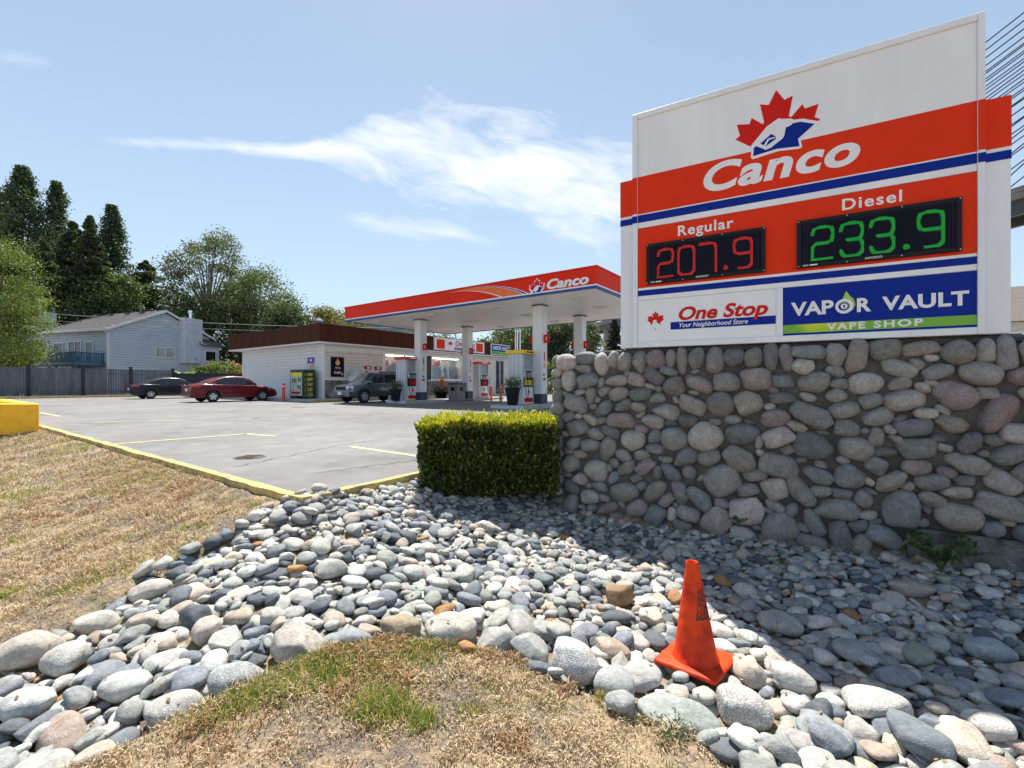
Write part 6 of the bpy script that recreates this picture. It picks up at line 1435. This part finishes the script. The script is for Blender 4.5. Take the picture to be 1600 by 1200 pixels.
# ================================================================ TREES
BARK = pm('bark', (.11, .085, .06), .9, .3, 6, bump=.5); BARKL = pm('bark_pale', (.28, .26, .23), .9, .25, 6)
def P_tint(n, c1, c2, rg, gamma=1.):
    t = rg.random(n)[:, None] ** gamma; return np.array(c1) * (1 - t) + np.array(c2) * t
def tree(px, top, Y, kind, wpx, label, seed, c1=(.03, .055, .015), c2=(.085, .13, .035), n=None, base=.55, low=.12, size=None, extra=None):
    rg = np.random.default_rng(seed); X = (px - 800) / F * Y; Ht = EYE + (600 - top) / F * Y - base; Rw = wpx / 2 / F * Y * (1.3 if kind == 'conifer' else 1)
    names = {'poplar': 'poplar_tree', 'conifer': 'conifer_tree', 'broad': 'broadleaf_tree', 'airy': 'cottonwood_tree', 'shrub': 'shrub'}
    t = thing(names[kind], label, 'tree' if kind != 'shrub' else 'shrub', (X, Y, base), 0, 'trees behind the station' if kind != 'shrub' else None)
    tr = MB(); C = []; S = []; up = None
    if kind == 'conifer':
        tr.tube([(0, 0, -.1), (0, 0, Ht * .5), (0, 0, Ht * .99)], max(.12, Ht * .014), 7, r1=.02)
        n = int((n or 11000) * 1.5); nb = int(190 + Ht * 6); per = max(8, n // nb)
        for k in range(nb):
            f = rg.random() ** .8; z = Ht * (low + (1 - low) * f); rl = Rw * (1 - f) ** .75 * rg.uniform(.5, 1.2) + .12; a = rg.uniform(0, 6.283)
            tt = rg.random(per) ** .55; rad = rl * tt; zz = z - rl * .28 * tt ** 1.3 + rl * .12 * tt
            sw = rg.normal(0, .10 * rl + .04, per)
            C.append(np.stack([np.cos(a) * rad - np.sin(a) * sw, np.sin(a) * rad + np.cos(a) * sw, zz - np.abs(rg.normal(0, .10 + .03 * rl, per))], 1))
        C = np.concatenate(C); S = np.full(len(C), size or (.26 + Ht * .010)); asp = .42
    elif kind == 'poplar':
        tr.tube([(0, 0, -.1), (.05, 0, Ht * .4), (0, 0, Ht * .97)], Ht * .012, 7, r1=.03)
        n = int((n or 15000) * 1.35); nb = 240; per = n // nb
        for k in range(nb):
            f = rg.random(); z = Ht * (low + (1 - low) * f); f *= .955; env = Rw * min(1, .6 + f * 1.1) * min(1, ((1 - f) / .75) ** 1.1) * rg.uniform(.5, 1.3); a = rg.uniform(0, 6.283); ro = env * rg.uniform(.3, 1.0)
            hh = Ht * rg.uniform(.04, .085); kt = .22 + .78 * min(1, env / Rw * 1.3); c = rg.normal(size=(per, 3)) * np.array([(.09 * Rw + .12) * kt, (.09 * Rw + .12) * kt, hh * .42 * (.5 + .5 * kt)]); c[:, :2] *= np.clip(1.1 - (c[:, 2:3] / hh) * .7, .3, 1.6)
            C.append(c + np.array([np.cos(a) * ro, np.sin(a) * ro, z]))
            if k % 5 == 0: tr.tube([(0, 0, max(0, z - ro * 1.8)), (np.cos(a) * ro, np.sin(a) * ro, z)], .05, 4, r1=.015)
        C = np.concatenate(C); C = C[C[:, 2] < Ht]; S = np.full(len(C), size or .27); asp = .7
    else:
        airy = kind == 'airy'; n = n or 14000
        nb = {'broad': 75, 'airy': 95, 'shrub': 26}[kind]; per = n // nb; z0 = Ht * low
        tr.tube([(0, 0, -.1), (rg.normal(0, .1), 0, Ht * .3), (rg.normal(0, .3), rg.normal(0, .2), Ht * .62)], max(.05, Ht * .018), 7, r1=Ht * .006)
        for k in range(nb):
            d = rg.normal(size=3); d /= np.linalg.norm(d); rr_ = rg.uniform(.45, 1.0) ** .6
            cz = (z0 + Ht) / 2; hz_ = (Ht - z0) / 2; p_ = np.array([d[0] * Rw * rr_, d[1] * Rw * rr_, cz + d[2] * hz_ * rr_ * .95])
            cr_ = (Rw * .20 if not airy else Rw * .13) * rg.uniform(.7, 1.35)
            c = rg.normal(size=(per, 3)) * np.array([cr_, cr_, cr_ * .62]); C.append(c + p_)
            if k % (2 if airy else 4) == 0:
                h0 = max(.2, min(Ht * .6, p_[2] - Rw * .5)); mid = (p_ * .55 + np.array([0, 0, h0]) * .45); mid[2] -= .1
                tr.tube([(0, 0, h0 * .8), tuple(mid), tuple(p_)], Ht * .005 + .02, 5, r1=.012)
        C = np.concatenate(C); C = C[(C[:, 2] < Ht * 1.02) & (C[:, 2] > .02)]; S = np.full(len(C), size or (.27 if Y > 45 else .14)); asp = .62
    tr.build('trunk', BARKL if kind == 'airy' else BARK, t)
    Vv, Ff = leafquads(C, S, asp, rng=rg); T = P_tint(len(C), c1, c2, rg)
    # clumps differ a little in hue
    clump = np.repeat(rg.uniform(.75, 1.25, (len(C) // max(per, 1) + 2, 1)), per, 0)[:len(C)]; T = T * clump
    if extra is not None: m = rg.random(len(C)) < extra[1]; T[m] = extra[0]
    npmesh('crown', Vv, Ff, M_LEAF, t, np.repeat(T, 4, 0)); return t
DG1, DG2 = (.024, .048, .02), (.065, .105, .038); MG1, MG2 = (.04, .075, .02), (.11, .16, .04); LG1, LG2 = (.065, .11, .025), (.17, .24, .055)
PG1, PG2 = (.020, .045, .024), (.065, .115, .05); AG1, AG2 = (.045, .065, .03), (.13, .16, .075)
TREES = [
 (35, 260, 62, 'poplar', 165, 'tallest dark poplar at the far left of the skyline', PG1, PG2, 22000, .25),
 (0, 300, 66, 'poplar', 100, 'poplar cut by the left picture edge behind the tallest one', PG1, PG2, 12000, .25),
 (88, 284, 64, 'poplar', 116, 'narrow pointed poplar second from the left', PG1, PG2, 17000, .25),
 (114, 345, 57, 'conifer', 112, 'dark spruce between the second poplar and the spiky fir', DG1, DG2, 14000, .1),
 (141, 338, 55, 'conifer', 92, 'slender dark fir with a spiky leader left of the third poplar', DG1, DG2, 13000, .1),
 (175, 320, 60, 'poplar', 112, 'third pointed poplar standing alone against the sky', PG1, PG2, 14000, .2),
 (66, 375, 52, 'conifer', 110, 'broad dark conifer below the poplars above the left of the house', DG1, DG2, 13000, .05),
 (228, 408, 62, 'conifer', 175, 'broad layered cedar behind the ridge of the blue house', DG1, DG2, 13000, .05),
 (158, 392, 58, 'conifer', 84, 'dark green fir filling the gap below the third poplar', DG1, DG2, 12000, .05),
 (20, 345, 60, 'conifer', 90, 'dark fir low between the two leftmost poplars', DG1, DG2, 12000, .05),
 (185, 412, 56, 'broad', 66, 'mid green rounded tree below the third poplar', MG1, MG2, 12000, .05),
 (128, 440, 54, 'broad', 80, 'dark green tree directly behind the house roof', PG1, MG2, 12000, .0),
 (-8, 354, 36, 'broad', 108, 'bright light green birch at the left edge in front of the conifers', LG1, LG2, 34000, .02),
 (24, 440, 40, 'broad', 56, 'smaller light green tree overhanging the left end of the house', LG1, LG2, 16000, .0),
 (275, 466, 80, 'conifer', 26, 'tiny distant conifer in the gap of the skyline', DG1, DG2, 2500, .1),
 (326, 356, 62, 'airy', 116, 'open airy cottonwood with visible branches against the sky', AG1, AG2, 15000, .38),
 (300, 452, 60, 'broad', 76, 'green tree below and left of the cottonwood', MG1, MG2, 11000, .0),
 (362, 447, 64, 'broad', 90, 'dense green tree right of the blue house', (.03, .06, .018), (.09, .14, .035), 13000, .05),
 (402, 405, 60, 'broad', 100, 'large mottled green tree left of the store roof', (.04, .07, .028), (.115, .155, .06), 22000, .1),
 (375, 430, 66, 'airy', 70, 'thin-leaved tree between the cottonwood and the mottled tree', AG1, AG2, 6000, .2),
 (452, 462, 58, 'broad', 84, 'dense green tree above the middle of the store roof', (.035, .06, .026), (.10, .135, .05), 18000, .0),
 (514, 474, 60, 'broad', 72, 'yellowish maple above the store corner', (.08, .09, .03), (.24, .21, .07), 14000, .1),
 (556, 492, 66, 'broad', 76, 'low green tree just behind the left end of the canopy', (.05, .07, .03), (.12, .15, .06), 7000, .1),
 (625, 512, 72, 'broad', 80, 'distant green tree seen between store roof and canopy', (.04, .065, .03), (.11, .14, .06), 7000, .1),
 (690, 512, 70, 'broad', 70, 'green tree showing above the One Stop sign', (.04, .065, .03), (.10, .14, .05), 8000, .0),
 (755, 528, 66, 'broad', 46, 'small green tree right of the rear left column', (.04, .065, .03), (.12, .15, .06), 6000, .0),
 (795, 500, 58, 'broad', 84, 'full green tree behind the Vapor Vault sign', (.03, .055, .025), (.09, .13, .05), 13000, .0),
 (842, 492, 55, 'broad', 76, 'dark green tree behind the front right column', (.035, .06, .025), (.11, .15, .055), 13000, .0),
 (885, 490, 54, 'broad', 70, 'dark green tree between the two right columns', (.022, .045, .02), (.07, .11, .04), 13000, .0),
 (917, 494, 56, 'broad', 44, 'lighter green tree edge right of the rear right column', (.06, .08, .035), (.16, .19, .08), 7000, .0),  # lit side of the foliage is put into these paler leaf tints
 (960, 498, 58, 'conifer', 46, 'drooping dark conifer just left of the price sign', (.012, .025, .02), (.03, .055, .035), 6000, .0),
 (1690, 430, 75, 'broad', 120, 'green tree beyond the right picture edge', PG1, MG2, 4000, .0)]
for i, (px, top, Y, kind, w, lab, c1, c2, n, low) in enumerate(TREES): tree(px, top, Y, kind, w, lab, 200 + i, c1, c2, n, low=low)
for i, (px, top, Y, w, lab, c1, c2, n) in enumerate([(25, 520, 40, 90, 'dark shrub behind the left of the grey fence', DG1, MG2, 4000), (345, 563, 46, 60, 'flowering garden shrub behind the low fence beside the store', MG1, LG2, 4000), (322, 566, 45, 36, 'green garden shrub right of the banana plant', MG1, LG2, 2500),
   (250, 560, 56, 60, 'shrub against the foot of the blue house', DG1, MG2, 2500), (860, 560, 45, 60, 'low dark shrub at the far side of the forecourt', DG1, MG2, 3500), (760, 560, 50, 70, 'low shrub behind the right end of the store', DG1, MG2, 3500), (920, 555, 48, 70, 'low dark shrub left of the stone wall top', DG1, MG2, 3500)]):
    tree(px, top, Y, 'shrub', w, lab, 400 + i, c1, c2, n, low=.0, size=.2)
tree(371, 560, 46.5, 'shrub', 22, 'pink flowering bush beside the left wall of the store', 420, (.35, .08, .12), (.55, .22, .26), 900, low=.3, size=.16)
# banana plant
X = (285 - 800) / F * 43; t = thing('banana_plant', 'bright green banana plant rising behind the low fence', 'plant', (X, 43, .6)); MB().tube([(0, 0, 0), (0, 0, 1.3)], .12, 8, r1=.07).build('stem', MATS['stem_green'], t)
rg = random.Random(12)
for k in range(11):
    a = 2 * math.pi * k / 11 + rg.uniform(-.2, .2); l = rg.uniform(1.4, 2.1); e = rg.uniform(.35, 1.2); vs = []; n = 8
    for j in range(n + 1):
        s = j / n; rad = l * s * math.cos(e) + l * s * s * .25; z = 1.3 + l * s * math.sin(e) * (1 - .35 * s); w = .24 * math.sin(math.pi * min(1, s * .92 + .06)) ** .7
        for q, dzq in ((-1, .08), (0, 0), (1, .08)): vs.append((math.cos(a) * rad - math.sin(a) * w * q, math.sin(a) * rad + math.cos(a) * w * q, z + dzq * w / .24))
    fs = [(3 * j + c, 3 * j + c + 1, 3 * j + c + 4, 3 * j + c + 3) for j in range(n) for c in (0, 1)]
    V_ = np.array(vs); tt = rg.random(); npmesh('leaf', V_, np.array(fs), M_LEAF, t, np.tile(np.array([.10, .20, .03]) * (1 - tt) + np.array([.26, .36, .05]) * tt, (len(V_), 1)))
0 and print('objects', len(bpy.data.objects), 'tris', sum(len(m.loop_triangles) or sum(len(p.vertices) - 2 for p in m.polygons) for m in bpy.data.meshes if len(m.polygons) < 50000) if False else '')
